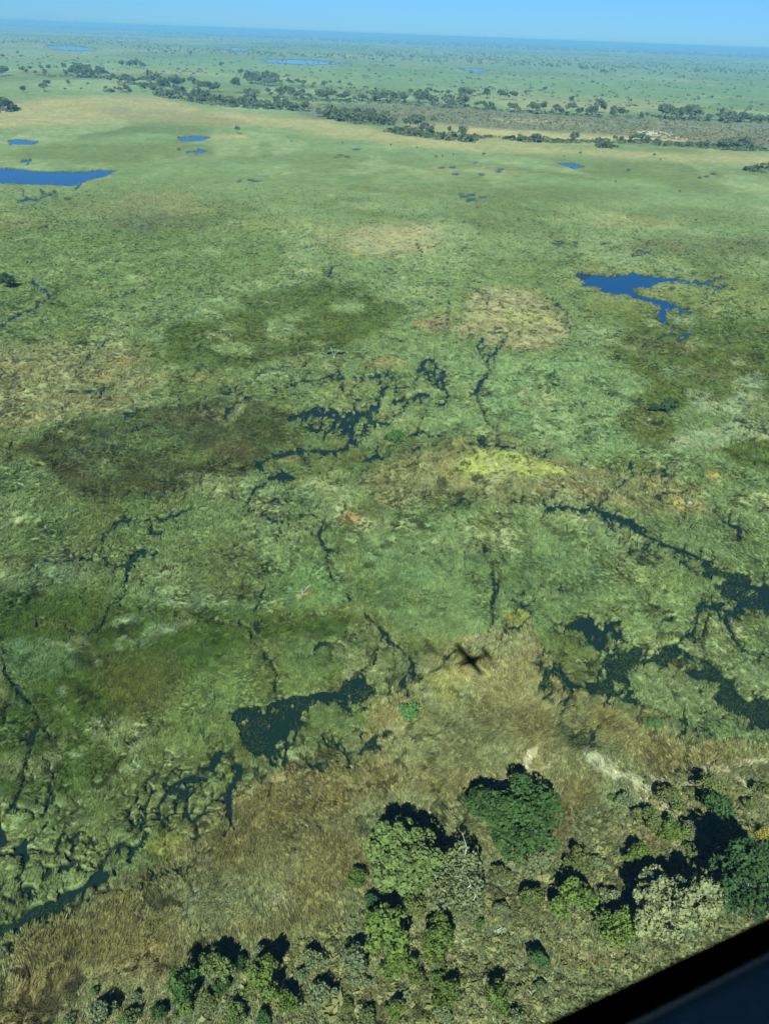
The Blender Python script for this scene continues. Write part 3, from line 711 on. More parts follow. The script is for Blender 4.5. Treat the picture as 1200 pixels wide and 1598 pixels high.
def fields(X, Y):
    """height, colour, wetness of the plain at world points"""
    dist = np.hypot(X, Y)
    nA = fbm(X / 3.0, Y / 3.0, 11, 3) - 0.5
    nB = fbm(X / 3.0 + 40, Y / 3.0, 12, 3) - 0.5
    far = np.clip(dist / 250.0, 0.6, 6)
    nC = lod(X, Y, 16.0, dist, 250.0, 21, 4) - 0.5
    nD = lod(X, Y, 16.0, dist, 250.0, 22, 4) - 0.5
    px, py, d = proj(X + nA * 2.4 * np.minimum(far, 1.6), Y + nB * 2.4 * np.minimum(far, 1.6))
    behind = d < 20
    px = np.where(behind, -9999, px)
    mpp = np.maximum(d, 20) / F
    Wpx = bil(chan, px, py, -30.0)
    wpx, wpy, _ = proj(X + nC * 9 + nA * 3, Y + nD * 9 + nB * 3)
    wet = bil(wetS, np.where(behind, -9999, wpx), wpy, 0.0)
    dr = bil(dry, px, py, 0.0)
    dr = np.where((Y < 62), 1.0, dr)
    zx, zy, _ = proj(X + nC * 13 * far + nA * 3, Y + nD * 13 * far + nB * 3)
    zx = np.where(behind, -9999, zx)
    zc = bil(zcol, zx, zy, np.zeros(3))
    za = bil(zalp, zx, zy, 0.0)
    # cushions
    f1, f2, ci = worley(X / 4.2 + nA * 0.8, Y / 4.2 + nB * 0.8, 5)
    g1, g2, cj = worley(X / 1.7 + nA, Y / 1.7 + nB, 9)
    c1 = np.clip(1 - f1 / (0.45 + 0.5 * ci), 0, 1)
    c2 = np.clip(1 - g1 / 0.8, 0, 1)
    h1, h2, ch = worley(X / 11.0 + nC * 0.8, Y / 11.0 + nD * 0.8, 31)
    c3 = np.clip(1 - h1 / (0.35 + 0.5 * ch), 0, 1)
    thr = 0.46 + 0.62 * c1 + 0.26 * c2 + 0.45 * c3 * (ch > 0.5) + (nA + nB) * 0.2 + (fbm(X / .9, Y / .9, 14, 2) - .5) * 0.3
    Wm = (wet - thr) * 4.5
    k1, k2, _k = worley(X / 6.5 + nC * 1.5 + nA * .7, Y / 6.5 + nD * 1.5 + nB * .7, 77)
    crack = (np.clip(wet - 0.42, 0, 1) * 0.36 - (k2 - k1) + (nA + nB) * 0.12) * 5.0
    Wm = np.maximum(Wm, np.where(wet > 0.45, crack, -9))
    Wc = (Wpx + (nA * 1.6 + (0.42 - c2) * 1.0 - c1 * np.clip(Wpx, 0, 3) * 0.9)) * mpp
    W = np.maximum(np.where(wet > 0.05, Wm, -9), Wc)
    e = np.maximum(0.3, mpp * 0.9)
    wat = sst(-e, e, W)
    nE = fbm(X / 5.0, Y / 5.0, 41, 4)
    land = 0.42 + 0.3 * nE + (1 - dr) * (0.26 * c1 * sst(0.05, 0.5, wet + 0.12) + 0.22 * c2)
    z = land * (1 - wat) - 0.45 * wat
    # colour
    cM, cL, cO, cT = [np.array(alb(*c)) for c in (MEAD, LIGHT, OLIVE, TEAL)]
    s = np.clip(dist / 300.0, 1, 12)
    nF = lod(X, Y, 42.0, dist, 300.0, 51, 5)
    nG = lod(X, Y, 18.0, dist, 300.0, 61, 5, 1.6)
    nH = lod(X, Y, 9.0, dist, 500.0, 71, 4)
    fd = sst(300, 900, dist)
    base = cM[None] * np.ones(X.shape + (1,))
    mixc = lambda b, c, t: b * (1 - t[..., None]) + c * t[..., None]
    base = mixc(base, cO, sst(0.52 - .07 * fd, 0.66 - .06 * fd, nF) * 0.8)
    base = mixc(base, cL, sst(0.52, 0.68, nG) * 0.7)
    base = mixc(base, cT, sst(0.5, 0.7, nH) * sst(0.5, 0.4, nF) * 0.6)
    base = mixc(base, np.array(alb(140, 142, 92)), sst(0.56, 0.7, lod(X, Y, 60.0, dist, 300.0, 81, 4)) * sst(250, 900, dist) * 0.7)
    za = za * (0.82 + 0.18 * sst(0.35, 0.6, nH))
    col = mixc(base, np.zeros(3), za) + zc * (za / np.maximum(bil(zalp, zx, zy, 1.0), 1e-3))[..., None] * 1.0
    # pale tussock tops in the marsh, straw in the dry grass
    marsh = (1 - dr)
    col = mixc(col, np.array(alb(116, 146, 88)), marsh * c1 * sst(0.2, 0.6, wet) * 0.75)
    col = mixc(col, np.array(alb(132, 158, 118)), marsh * sst(0.58, 0.72, nH) * sst(0.5, 0.6, nG) * 0.5)
    col = mixc(col, np.array(alb(84, 92, 52)), dr * sst(0.5, 0.7, nH) * 0.4)
    col = mixc(col, np.array(alb(142, 138, 92)), dr * sst(0.55, 0.72, nG) * 0.35)
    # wet margins and the bed itself
    edge = sst(-2.2, -0.2, W) * (1 - wat)
    col = mixc(col, np.array(alb(84, 96, 56)), edge * 0.3)
    col = mixc(col, np.array((0.010, 0.013, 0.008)), sst(0.0, 0.5, wat))
    cr1, cr2, _c = worley(X / 13.0 + nC * 2.2 + nA * .5, Y / 13.0 + nD * 2.2 + nB * .5, 55)
    cm = sst(0.10, 0.03, (cr2 - cr1) + nA * .05) * sst(0.40, 0.52, nG) * (1 - wat) * sst(900, 400, dist)
    col = col * (1 - 0.66 * cm[..., None]); z = z - 0.35 * cm
    v = 1 + (fbm(X / 1.3, Y / 1.3, 91, 3) - 0.5) * 0.9 * sst(900, 200, dist) + (nE - 0.5) * 0.5
    hs = (nH - 0.5) * 0.25
    col = col * v[..., None] * np.stack([1 + hs, np.ones_like(hs), 1 - hs], -1)
    return z, np.clip(col, 0.003, 0.7), wat, wet, dr, W


ys = np.concatenate([np.arange(1664, 262, -1.9), np.arange(262, 92, -1.35)])
Yr = np.array([P(600, y)[1] for y in ys])
last = Yr[-1]
Yf = last * (41000 / last) ** (np.arange(1, 46) / 45.0)
Yb = np.array([-6000, -2000, -600, -200, -60, 0, 30, 42, 50.0])
Yb = Yb[Yb < Yr[0] - 2]
Yg = np.concatenate([Yb, Yr, Yf])
Rg = np.where(Yg >= Yr[0], Yg * math.cos(PITCH) + H * math.sin(PITCH), Yr[0] * math.cos(PITCH) + H * math.sin(PITCH) + (Yr[0] - Yg) * 0.9)
U_IN = 0.60
uu = np.arange(-U_IN, U_IN + 1e-6, 1.9 / 1200)
fr = np.array([0.0008, 0.002, 0.005, 0.012, 0.03, 0.08, 0.25, 1.0])
Xin = uu[None, :] * Rg[:, None]
out = U_IN * Rg[:, None] + fr[None, :] * (39000 - U_IN * Rg[:, None])
Xg = np.concatenate([-out[:, ::-1], Xin, out], 1)
YG = np.repeat(Yg[:, None], Xg.shape[1], 1)
zg, cg, wg, _, _, _ = fields(Xg, YG)
nr, nc = Xg.shape
V = np.stack([Xg, YG, zg], -1).reshape(-1, 3)
ii = (np.arange(nr - 1)[:, None] * nc + np.arange(nc - 1)[None, :]).ravel()
Q = np.stack([ii, ii + 1, ii + nc + 1, ii + nc], 1)
c4 = np.concatenate([cg.reshape(-1, 3), np.ones((nr * nc, 1))], 1)
M_ground = ground_material()
ground = mk('ground', V, Q, M_ground, smooth=True, attrs={'col': c4})
tag(ground, 'flat marshy flood plain of green, olive and straw coloured grass reaching to the horizon', kind='structure')
print('ground', nr, nc)

# ------------------------------------------------------------------ water
M_black = water_material('black_swamp_water', (0.004, 0.010, 0.009), 0.1, 0.1)
M_blue = water_material('blue_pool_water', (0.003, 0.022, 0.06), 0.05, 0.25)
wy = np.concatenate([np.linspace(40, 1000, 20), [2000, 4000, 8000, 14000]])
wr = wy * math.cos(PITCH) + H * math.sin(PITCH)
wx = np.linspace(-0.7, 0.7, 15)
WV = np.stack([wx[None] * wr[:, None], np.repeat(wy[:, None], 15, 1), np.zeros((len(wy), 15))], -1).reshape(-1, 3)
ii = (np.arange(len(wy) - 1)[:, None] * 15 + np.arange(14)[None, :]).ravel()
tag(mk('swamp_water', WV, np.stack([ii, ii + 1, ii + 16, ii + 15], 1), M_black), 'black water lying in the channels and between the tussocks', kind='structure')
for k, pp in enumerate(POOLS):
    c = np.mean(np.array(pp), 0)
    px0, px1 = min(p[0] for p in pp) - 8, max(p[0] for p in pp) + 8
    if k == 0: px1 += 40
    py0, py1 = min(p[1] for p in pp) - 2, max(p[1] for p in pp) + (3 if k > 1 else 8)
    if k == 0: py1 = 530
    nn = 24
    ring = [P(c[0] + (px1 - px0) / 2 * math.cos(a) * (1.12 if k else 1.1) + ((px0 + px1) / 2 - c[0]), (py0 + py1) / 2 + (py1 - py0) / 2 * 1.15 * math.sin(a)) for a in [j * 2 * math.pi / nn for j in range(nn)]]
    cen = np.mean(ring, 0)
    PV = [(p[0] - cen[0], p[1] - cen[1], 0) for p in ring] + [(0, 0, 0)]
    PF = [(j, (j + 1) % nn, nn) for j in range(nn)]
    if k == 0:
        pass
    mk('pond', PV, [f[::-1] for f in PF], M_blue, loc=(cen[0], cen[1], 0.02 + 0.004 * (k == 0)))
    tag(bpy.context.scene.objects[-1] if False else [o for o in COL.objects if o.name.startswith('pond')][-1],
        ['deep blue pool with a ragged reedy tail, right of centre', 'long blue pool cut by the left edge', 'small blue pool above the long left pool', 'small pale blue pool in the upper left reeds', 'tiny blue pool just below the small upper left one', 'thin blue pool near the tree belt on the right', 'long thin blue lake near the horizon, far left', 'long blue lake near the horizon, left of centre', 'short blue lake near the horizon, right of centre', 'faint blue lake near the horizon between the two longer ones'][k], kind='structure')

# ------------------------------------------------------------------ haze
m, N, L = material('haze_air')
o_ = N.new('ShaderNodeOutputMaterial'); v_ = N.new('ShaderNodeVolumePrincipled')
v_.inputs['Color'].default_value = (0.15, 0.35, 0.56, 1); v_.inputs['Density'].default_value = 1.0e-4; v_.inputs['Anisotropy'].default_value = 0.0
L.new(v_.outputs[0], o_.inputs['Volume'])
bx0, bx1, by0, by1, bz0, bz1 = -40000, 40000, -7000, 42000, -2.0, H + 4
BV = [(x, y, z) for x in (bx0, bx1) for y in (by0, by1) for z in (bz0, bz1)]
BF = [(0, 1, 3, 2), (4, 6, 7, 5), (0, 4, 5, 1), (2, 3, 7, 6), (0, 2, 6, 4), (1, 5, 7, 3)]
tag(mk('haze', BV, BF, m), 'pale blue haze thickening towards the horizon', kind='stuff')
# ------------------------------------------------------------------ grass tufts over the near plain
def tuft_mesh(rng, nb, h, spread, w, lean):
    V, Fc, T = [], [], []
    for k in range(nb):
        a = rng.uniform(0, 2 * math.pi); r = rng.uniform(0, spread)
        bx, by = r * math.cos(a), r * math.sin(a)
        hh = h * rng.uniform(0.6, 1.15)
        dx, dy = lean * hh * rng.uniform(0.5, 1.3) + math.cos(a) * 0.25 * hh, math.sin(a) * 0.3 * hh
        t = rng.uniform(0, math.pi); wx, wy = w * math.cos(t), w * math.sin(t)
        i = len(V)
        V += [(bx - wx, by - wy, 0), (bx + wx, by + wy, 0), (bx + dx * .45 + wx * .8, by + dy * .45 + wy * .8, hh * .62), (bx + dx * .45 - wx * .8, by + dy * .45 - wy * .8, hh * .62), (bx + dx, by + dy, hh * .9)]
        tn = rng.uniform(0.1, 0.9)
        T += [tn * .7, tn * .7, tn, tn, min(1, tn + .2)]
        Fc += [(i, i + 1, i + 2, i + 3), (i + 3, i + 2, i + 4)]
    return V, Fc, T


M_tuft = leaf_material('grass_blades', (0.1, 0.1, 0.1), var=0.42, trans=0.3, instancer=True)
M_tuft_own = leaf_material('grass_blades_standing', alb(112, 112, 62), var=0.4, trans=0.3)
def proto_collection(name, objs):
    c = bpy.data.collections.new(name)
    COL.children.link(c)
    for o in objs:
        COL.objects.unlink(o); c.objects.link(o)
    return c


rg = random.Random(5)
tufts = []
for k, (nb, h, sp, w, ln) in enumerate([(7, 0.85, 0.28, 0.075, 0.7), (8, 0.7, 0.36, 0.085, 1.0), (6, 1.05, 0.2, 0.07, 0.5)]):
    V_, F_, T_ = tuft_mesh(rg, nb, h, sp, w, ln)
    o = mk('grass_tuft', V_, F_, M_tuft, attrs={'tone': T_, 'col': [(*alb(110, 116, 66), 1)] * len(V_)})
    o.location = (20 + 3 * k, 20, 0.3)
    tag(o, 'tuft of straw coloured grass under the aircraft', kind='stuff')
    tufts.append(o)
tcol = proto_collection('grass_tuft_kinds', tufts)


def scatter(name, label, pts, cols, rots, scs, kinds, coll):
    V_ = np.asarray(pts, np.float32)
    me = bpy.data.meshes.new(name)
    me.vertices.add(len(V_)); me.vertices.foreach_set('co', V_.ravel())
    me.attributes.new('col', 'FLOAT_COLOR', 'POINT').data.foreach_set('color', np.concatenate([cols, np.ones((len(V_), 1))], 1).astype(np.float32).ravel())
    me.attributes.new('rot', 'FLOAT_VECTOR', 'POINT').data.foreach_set('vector', np.asarray(rots, np.float32).ravel())
    me.attributes.new('scl', 'FLOAT_VECTOR', 'POINT').data.foreach_set('vector', np.asarray(scs, np.float32).ravel())
    me.attributes.new('pick', 'INT', 'POINT').data.foreach_set('value', np.asarray(kinds, np.int32))
    o = bpy.data.objects.new(name, me); COL.objects.link(o)
    ng = bpy.data.node_groups.new(name + '_scatter', 'GeometryNodeTree')
    ng.interface.new_socket('Geometry', in_out='INPUT', socket_type='NodeSocketGeometry')
    ng.interface.new_socket('Geometry', in_out='OUTPUT', socket_type='NodeSocketGeometry')
    N, L = ng.nodes, ng.links
    gi, go = N.new('NodeGroupInput'), N.new('NodeGroupOutput')
    ip = N.new('GeometryNodeInstanceOnPoints'); ci = N.new('GeometryNodeCollectionInfo')
    ci.inputs['Collection'].default_value = coll; ci.inputs['Separate Children'].default_value = True; ci.inputs['Reset Children'].default_value = True
    def na(nm, ty):
        n = N.new('GeometryNodeInputNamedAttribute'); n.data_type = ty; n.inputs['Name'].default_value = nm
        return n.outputs[0]
    L.new(gi.outputs[0], ip.inputs['Points']); L.new(ci.outputs[0], ip.inputs['Instance'])
    ip.inputs['Pick Instance'].default_value = True
    L.new(na('pick', 'INT'), ip.inputs['Instance Index'])
    e2r = N.new('FunctionNodeEulerToRotation'); L.new(na('rot', 'FLOAT_VECTOR'), e2r.inputs[0]); L.new(e2r.outputs[0], ip.inputs['Rotation'])
    L.new(na('scl', 'FLOAT_VECTOR'), ip.inputs['Scale'])
    L.new(ip.outputs[0], go.inputs[0])
    md = o.modifiers.new('scatter', 'NODES'); md.node_group = ng
    return tag(o, label, kind='stuff')


R_ = np.random.default_rng(11)
XS, YS, SZ = [], [], []
for y0, y1 in [(52, 75), (75, 100), (100, 150), (150, 225), (225, 330), (330, 480), (480, 700), (700, 1050)]:
    den = 5.4 * min(1.0, (130.0 / y0)) ** 2.1
    w1 = 0.58 * (y1 * math.cos(PITCH) + H * math.sin(PITCH))
    n = int(den * (y1 - y0) * 2 * w1)
    y = R_.uniform(y0, y1, n); x = R_.uniform(-w1, w1, n)
    k = (np.abs(x) < 0.56 * (y * math.cos(PITCH) + H * math.sin(PITCH))) & (R_.random(n) < np.minimum(1, (y0 / y)) ** (2.1 if y0 > 125 else 0) * np.clip((1050 - y) / 500, 0, 1))
    XS.append(x[k]); YS.append(y[k]); SZ.append(np.clip((y[k] / 130) ** 0.75, .85, 3.5) * np.clip((1050 - y[k]) / 600, .25, 1))
XS, YS, SZ = np.concatenate(XS), np.concatenate(YS), np.concatenate(SZ)
z_, c_, wat_, wet_, dr_, W_ = fields(XS, YS)
keep = (W_ < 0.04 - SZ * 0.06) | (R_.random(len(XS)) < 0.75 * sst(0.35, 0.6, fbm(XS / 7, YS / 7, 130, 3)) * (wet_ > 0.5) * (wat_ > .9))
XS, YS, SZ, z_, c_, wat_, dr_, wet_ = [a[keep] for a in (XS, YS, SZ, z_, c_, wat_, dr_, wet_)]
kp = (c_.sum(1) < 0.31) | (R_.random(len(XS)) < 0.22)
XS, YS, SZ, z_, c_, wat_, dr_, wet_ = [a[kp] for a in (XS, YS, SZ, z_, c_, wat_, dr_, wet_)]
n = len(XS)
print('tufts', n)
flow = (fbm(XS / 14, YS / 14, 101, 3) - 0.5) * 9 + 1.2 + (1 - dr_) * (fbm(XS / 4, YS / 4, 102, 2) - 0.5) * 4
z_ = np.maximum(z_, -0.1) - 0.05
reed = wat_ > 0.4
c_ = np.where(reed[:, None], np.array(alb(58, 84, 52))[None], c_)
tone = (1 + R_.uniform(-.42, .5, n) * (0.33 + 0.55 * dr_)) * (1.06 + 0.24 * dr_) * (1 + 0.14 * sst(220, 600, YS))
c_ = np.clip(c_ * tone[:, None], 0, .8)
hz = np.where(dr_ > 0.5, R_.uniform(0.8, 1.25, n), R_.uniform(0.5, 1.0, n))
scatter('grass', 'long grass and reeds growing over the near marsh and the dry bank', np.stack([XS, YS, z_], 1), c_,
        np.stack([R_.uniform(-.1, .1, n), R_.uniform(-.1, .1, n), flow + R_.normal(0, 0.45, n)], 1),
        np.stack([np.where(reed, R_.uniform(.25, .8, n), 1) * SZ * R_.uniform(0.8, 1.2, n), np.where(reed, .45, 1) * SZ * R_.uniform(0.8, 1.2, n), np.minimum(SZ, 1.5) * hz], 1), R_.integers(0, 3, n), tcol)
# ------------------------------------------------------------------ trees
def sph(rng, n, zmin=-0.35):
    v = rng.normal(size=(int(n * 2.6) + 8, 3)); v /= np.linalg.norm(v, axis=1)[:, None]
    v = v[v[:, 2] > zmin][:n]
    return v


def leaves(rng, C, Nn, size, tone, droop=0.0):
    """one bent four-cornered clump of leaves at every centre"""
    n = len(C)
    a = np.cross(Nn, rng.normal(size=(n, 3))); a /= np.linalg.norm(a, axis=1)[:, None] + 1e-9
    b = np.cross(Nn, a)
    s = (size * rng.uniform(0.6, 1.35, n))[:, None]
    r = rng.uniform(0.55, 1.1, (4, n, 1))
    c0 = C + a * s * r[0]; c1 = C + b * s * r[1] + Nn * s * rng.uniform(-.4, .4, (n, 1)); c2 = C - a * s * r[2]; c3 = C - b * s * r[3] + Nn * s * rng.uniform(-.4, .4, (n, 1))
    V = np.stack([c0, c1, c2, c3], 1).reshape(-1, 3)
    Q = np.arange(4 * n).reshape(n, 4)
    return V, Q, np.repeat(tone, 4)


def crown(seed, R, z0, z1, nl=9, ns=9, n=5000, leaf=0.34, main=0.45, sub=0.17, flat=1.0, jit=0.5, thin=0.0, shape=1.0):
    """billowing crown: limbs' lobes, smaller puffs on the lobes, leaf clumps on the puffs"""
    rng = np.random.default_rng(seed)
    hz = (z1 - z0) / 2; cz = (z0 + z1) / 2
    L = sph(rng, nl, -0.5); L = L[:nl]
    rad = rng.uniform(0.3, 0.82, (nl, 1))
    LC = L * rad * np.array([R, R, hz * 1.0]) + np.array([0, 0, cz])
    LC = np.concatenate([LC, [[0, 0, cz + hz * .35]]])
    LR = R * main * rng.uniform(0.75, 1.15, len(LC))
    SC_, SR, ST = [], [], []
    for c, r in zip(LC, LR):
        d = sph(rng, ns, -0.3)
        SC_.append(c + d * r * np.array([1, 1, min(1.0, hz / R * 1.1)]) * rng.uniform(0.7, 1.05, (len(d), 1)))
        SR.append(R * sub * rng.uniform(0.7, 1.4, len(d))); ST.append(np.clip(rng.normal(0.5, 0.16) + rng.normal(0, 0.1, len(d)), 0, 1))
    SCc, SR, ST = np.concatenate(SC_), np.concatenate(SR), np.concatenate(ST)
    k = rng.choice(len(SCc), n, p=SR ** 2 / (SR ** 2).sum())
    d = sph(rng, n, -0.55)
    while len(d) < n: d = np.concatenate([d, sph(rng, n, -0.55)])[:n]
    C = SCc[k] + d * SR[k][:, None] * np.array([1, 1, flat]) * rng.uniform(0.75, 1.08, (n, 1))
    up = C[:, 2] > 0.15
    C, d, k = C[up], d[up], k[up]
    Nn = d + rng.normal(0, jit, d.shape); Nn /= np.linalg.norm(Nn, axis=1)[:, None]
    tone = np.clip(ST[k] * 0.6 + rng.uniform(0, 1, len(k)) * 0.4, 0, 1)
    V, Q, T = leaves(rng, C, Nn, leaf, tone)
    return V, Q, T, LC, SCc


def tube(pts, rad, sides=6):
    pts = [np.array(p, float) for p in pts]
    V, Fc = [], []
    for i, p in enumerate(pts):
        t = pts[min(i + 1, len(pts) - 1)] - pts[max(i - 1, 0)]; t = t / (np.linalg.norm(t) + 1e-9)
        a = np.cross(t, [0.3, 1, 0.1]); a /= np.linalg.norm(a) + 1e-9; b = np.cross(t, a)
        for k in range(sides):
            g = 2 * math.pi * k / sides
            V.append(p + (a * math.cos(g) + b * math.sin(g)) * rad[i])
    for i in range(len(pts) - 1):
        for k in range(sides):
            A, B = i * sides + k, i * sides + (k + 1) % sides
            Fc.append((A, B, B + sides, A + sides))
    Fc.append(tuple(range(sides))[::-1]); Fc.append(tuple((len(pts) - 1) * sides + k for k in range(sides)))
    return V, Fc


def join(parts):
    V, Fc = [], []
    for v, f in parts:
        b = len(V); V += list(v); Fc += [tuple(i + b for i in q) for q in f]
    return V, Fc


def wood(seed, targets, h, r0, fork=0.35, sides=6, twigs=0, tw_len=1.5):
    rng = random.Random(seed)
    f = np.array([rng.uniform(-.3, .3), rng.uniform(-.3, .3), h * fork])
    parts = [tube([(0, 0, -0.5), f * 0.5 + np.array([rng.uniform(-.1, .1), 0, 0]), f], [r0 * 1.25, r0, r0 * .85], sides + 1)]
    for t in targets:
        t = np.array(t); m = f * .5 + t * .5 + np.array([rng.uniform(-.5, .5), rng.uniform(-.5, .5), -0.05 * h])
        parts.append(tube([f - [0, 0, .1], m, t], [r0 * .55, r0 * .36, r0 * .12], sides - 1))
        for _ in range(twigs):
            s = m * .4 + t * .6 if rng.random() < .5 else t
            e = s + np.array([rng.gauss(0, 1), rng.gauss(0, 1), rng.uniform(0, 1)]) * tw_len
            q = (s + e) / 2 + np.array([rng.gauss(0, .2), rng.gauss(0, .2), .2])
            parts.append(tube([s, q, e], [r0 * .13, r0 * .09, r0 * .03], 3))
    return join(parts)


M_bark = plain('bark', (0.09, 0.08, 0.06), 0.95, noise=.4, nscale=6)
M_white_bark = plain('white_bark', (0.38, 0.39, 0.36), 0.9, noise=.2, nscale=5)
M_pale = plain('pale_bark', (0.17, 0.17, 0.14), 0.9, noise=.25, nscale=5)
KB = 0.84
M_leaf = {
    'floor': leaf_material('leaf_floor_scrub', alb(112, 130, 90, KB), var=.5),
    'mid': leaf_material('leaf_mid_green', alb(96, 132, 80, KB)),
    'dark': leaf_material('leaf_dark_green', alb(66, 112, 66, KB)),
    'deep': leaf_material('leaf_deep_green', alb(56, 96, 62, KB)),
    'lime': leaf_material('leaf_lime_green', alb(84, 118, 54, KB), warm=alb(108, 136, 54, KB)),
    'sage': leaf_material('leaf_sage_green', alb(134, 164, 128, KB), var=.3),
    'grey': leaf_material('leaf_grey_green', alb(108, 136, 104, KB)),
    'olive': leaf_material('leaf_olive_green', alb(98, 124, 76, KB)),
    'blue': leaf_material('leaf_blue_grey', alb(104, 134, 108, KB)),
    'reed': leaf_material('leaf_bright_reed', alb(74, 130, 76, KB)),
    'far': leaf_material('leaf_far_tree', alb(86, 112, 82, KB)),
    'farpale': leaf_material('leaf_far_pale_tree', alb(102, 128, 102, KB)),
    'yellow': leaf_material('leaf_yellowing', alb(150, 160, 60, KB)),
}
ZG = 0.3


def ground_z(x, y):
    return float(max(0.05, fields(np.array([x]), np.array([y]))[0][0]))


PROTO = {}
def make_plant(key):
    """crown and wood mesh data of one kind, 1 m units, shared by all its copies"""
    if key in PROTO: return PROTO[key]
    kind, var = key
    seed = (sum(map(ord, kind)) * 7 + var) % 9973
    if kind == 'shrub':      # R 3, height 5
        c = crown(seed, 3.0, 0.6, 5.2, nl=7, ns=8, n=2300, leaf=0.26, main=.48, sub=.2)
        w = wood(seed, c[3][:5], 5, 0.12, .15)
    elif kind == 'scrub':    # untidy low bush
        c = crown(seed, 2.6, 0.2, 3.0, nl=6, ns=7, n=2000, leaf=0.22, main=.42, sub=.22, jit=.8)
        w = wood(seed, c[3][:5], 3, 0.07, .1, 4, twigs=3, tw_len=.8)
    elif kind == 'round':    # R 8, height 14
        c = crown(seed, 7.4, 3.0, 14, nl=13, ns=13, n=9500, leaf=0.34, main=.32, sub=.12)
        w = wood(seed, c[3], 13, 0.5, .35, 7)
    elif kind == 'umbrella':
        c = crown(seed + 4, 7.6, 3.4, 11.5, nl=22, ns=13, n=11000, leaf=0.3, main=.24, sub=.11, flat=.75)
        w = wood(seed, c[3], 11, 0.3, .4, 7)
    elif kind == 'feather':
        c = crown(seed, 7.0, 2.0, 10, nl=12, ns=12, n=8000, leaf=0.27, main=.32, sub=.15, jit=1.0)
        w = wood(seed, c[3] * 1.12 + np.array([0, 0, 1.2]), 9, 0.24, .25, 6, twigs=3, tw_len=1.8)
    elif kind == 'low':      # bush with a flat spreading outline
        c = crown(seed, 3.2, 0.3, 2.8, nl=9, ns=8, n=1500, leaf=0.28, main=.36, sub=.2)
        w = wood(seed, c[3][:4], 2.5, 0.08, .1)
    elif kind == 'reedbush':
        c = crown(seed, 3.0, 0.2, 3.0, nl=9, ns=10, n=1800, leaf=0.26, main=.4, sub=.2, jit=.9)
        w = wood(seed, c[3][:4], 2.5, 0.05, .1)
    PROTO[key] = (c, w)
    return PROTO[key]


MESH = {}
def plant(name, label, cat, px, py, wpx, kind, leaf, var=0, bark=None, group=None, tall=1.0, hc=None):
    """stand a tree so that its crown covers the surveyed spot; size from its surveyed width"""
    base_r = {'shrub': 3.2, 'scrub': 2.9, 'round': 8.3, 'umbrella': 8.6, 'feather': 8.0, 'low': 3.6, 'reedbush': 3.4}[kind]
    base_h = {'shrub': 2.9, 'scrub': 1.6, 'round': 8.5, 'umbrella': 8.3, 'feather': 6.0, 'low': 1.4, 'reedbush': 1.5}[kind]
    p = P(px, py, 0)
    d = proj(p[0], p[1], 0)[2]
    s = wpx / 2 / F * d / base_r
    hc = base_h * s * tall
    p = P(px, py, hc)
    t = thing(name, label, cat, (p[0], p[1], ground_z(p[0], p[1]) - 0.05), (var * 2.4 + px) % 6.28, group, (s, s, s * tall))
    mk_key = (kind, var, leaf, bark)
    if mk_key not in MESH:
        c, w = make_plant((kind, var))
        oc = mk('crown', c[0], c[1], M_leaf[leaf], t, attrs={'tone': c[2]})
        ow = mk('trunk', w[0], w[1], M_white_bark if bark == 'pale' else M_bark, t, smooth=True)
        MESH[mk_key] = (oc.data, ow.data)
    else:
        for nm, me in zip(('crown', 'trunk'), MESH[mk_key]):
            o = bpy.data.objects.new(nm, me); COL.objects.link(o); o.parent = t
    return t

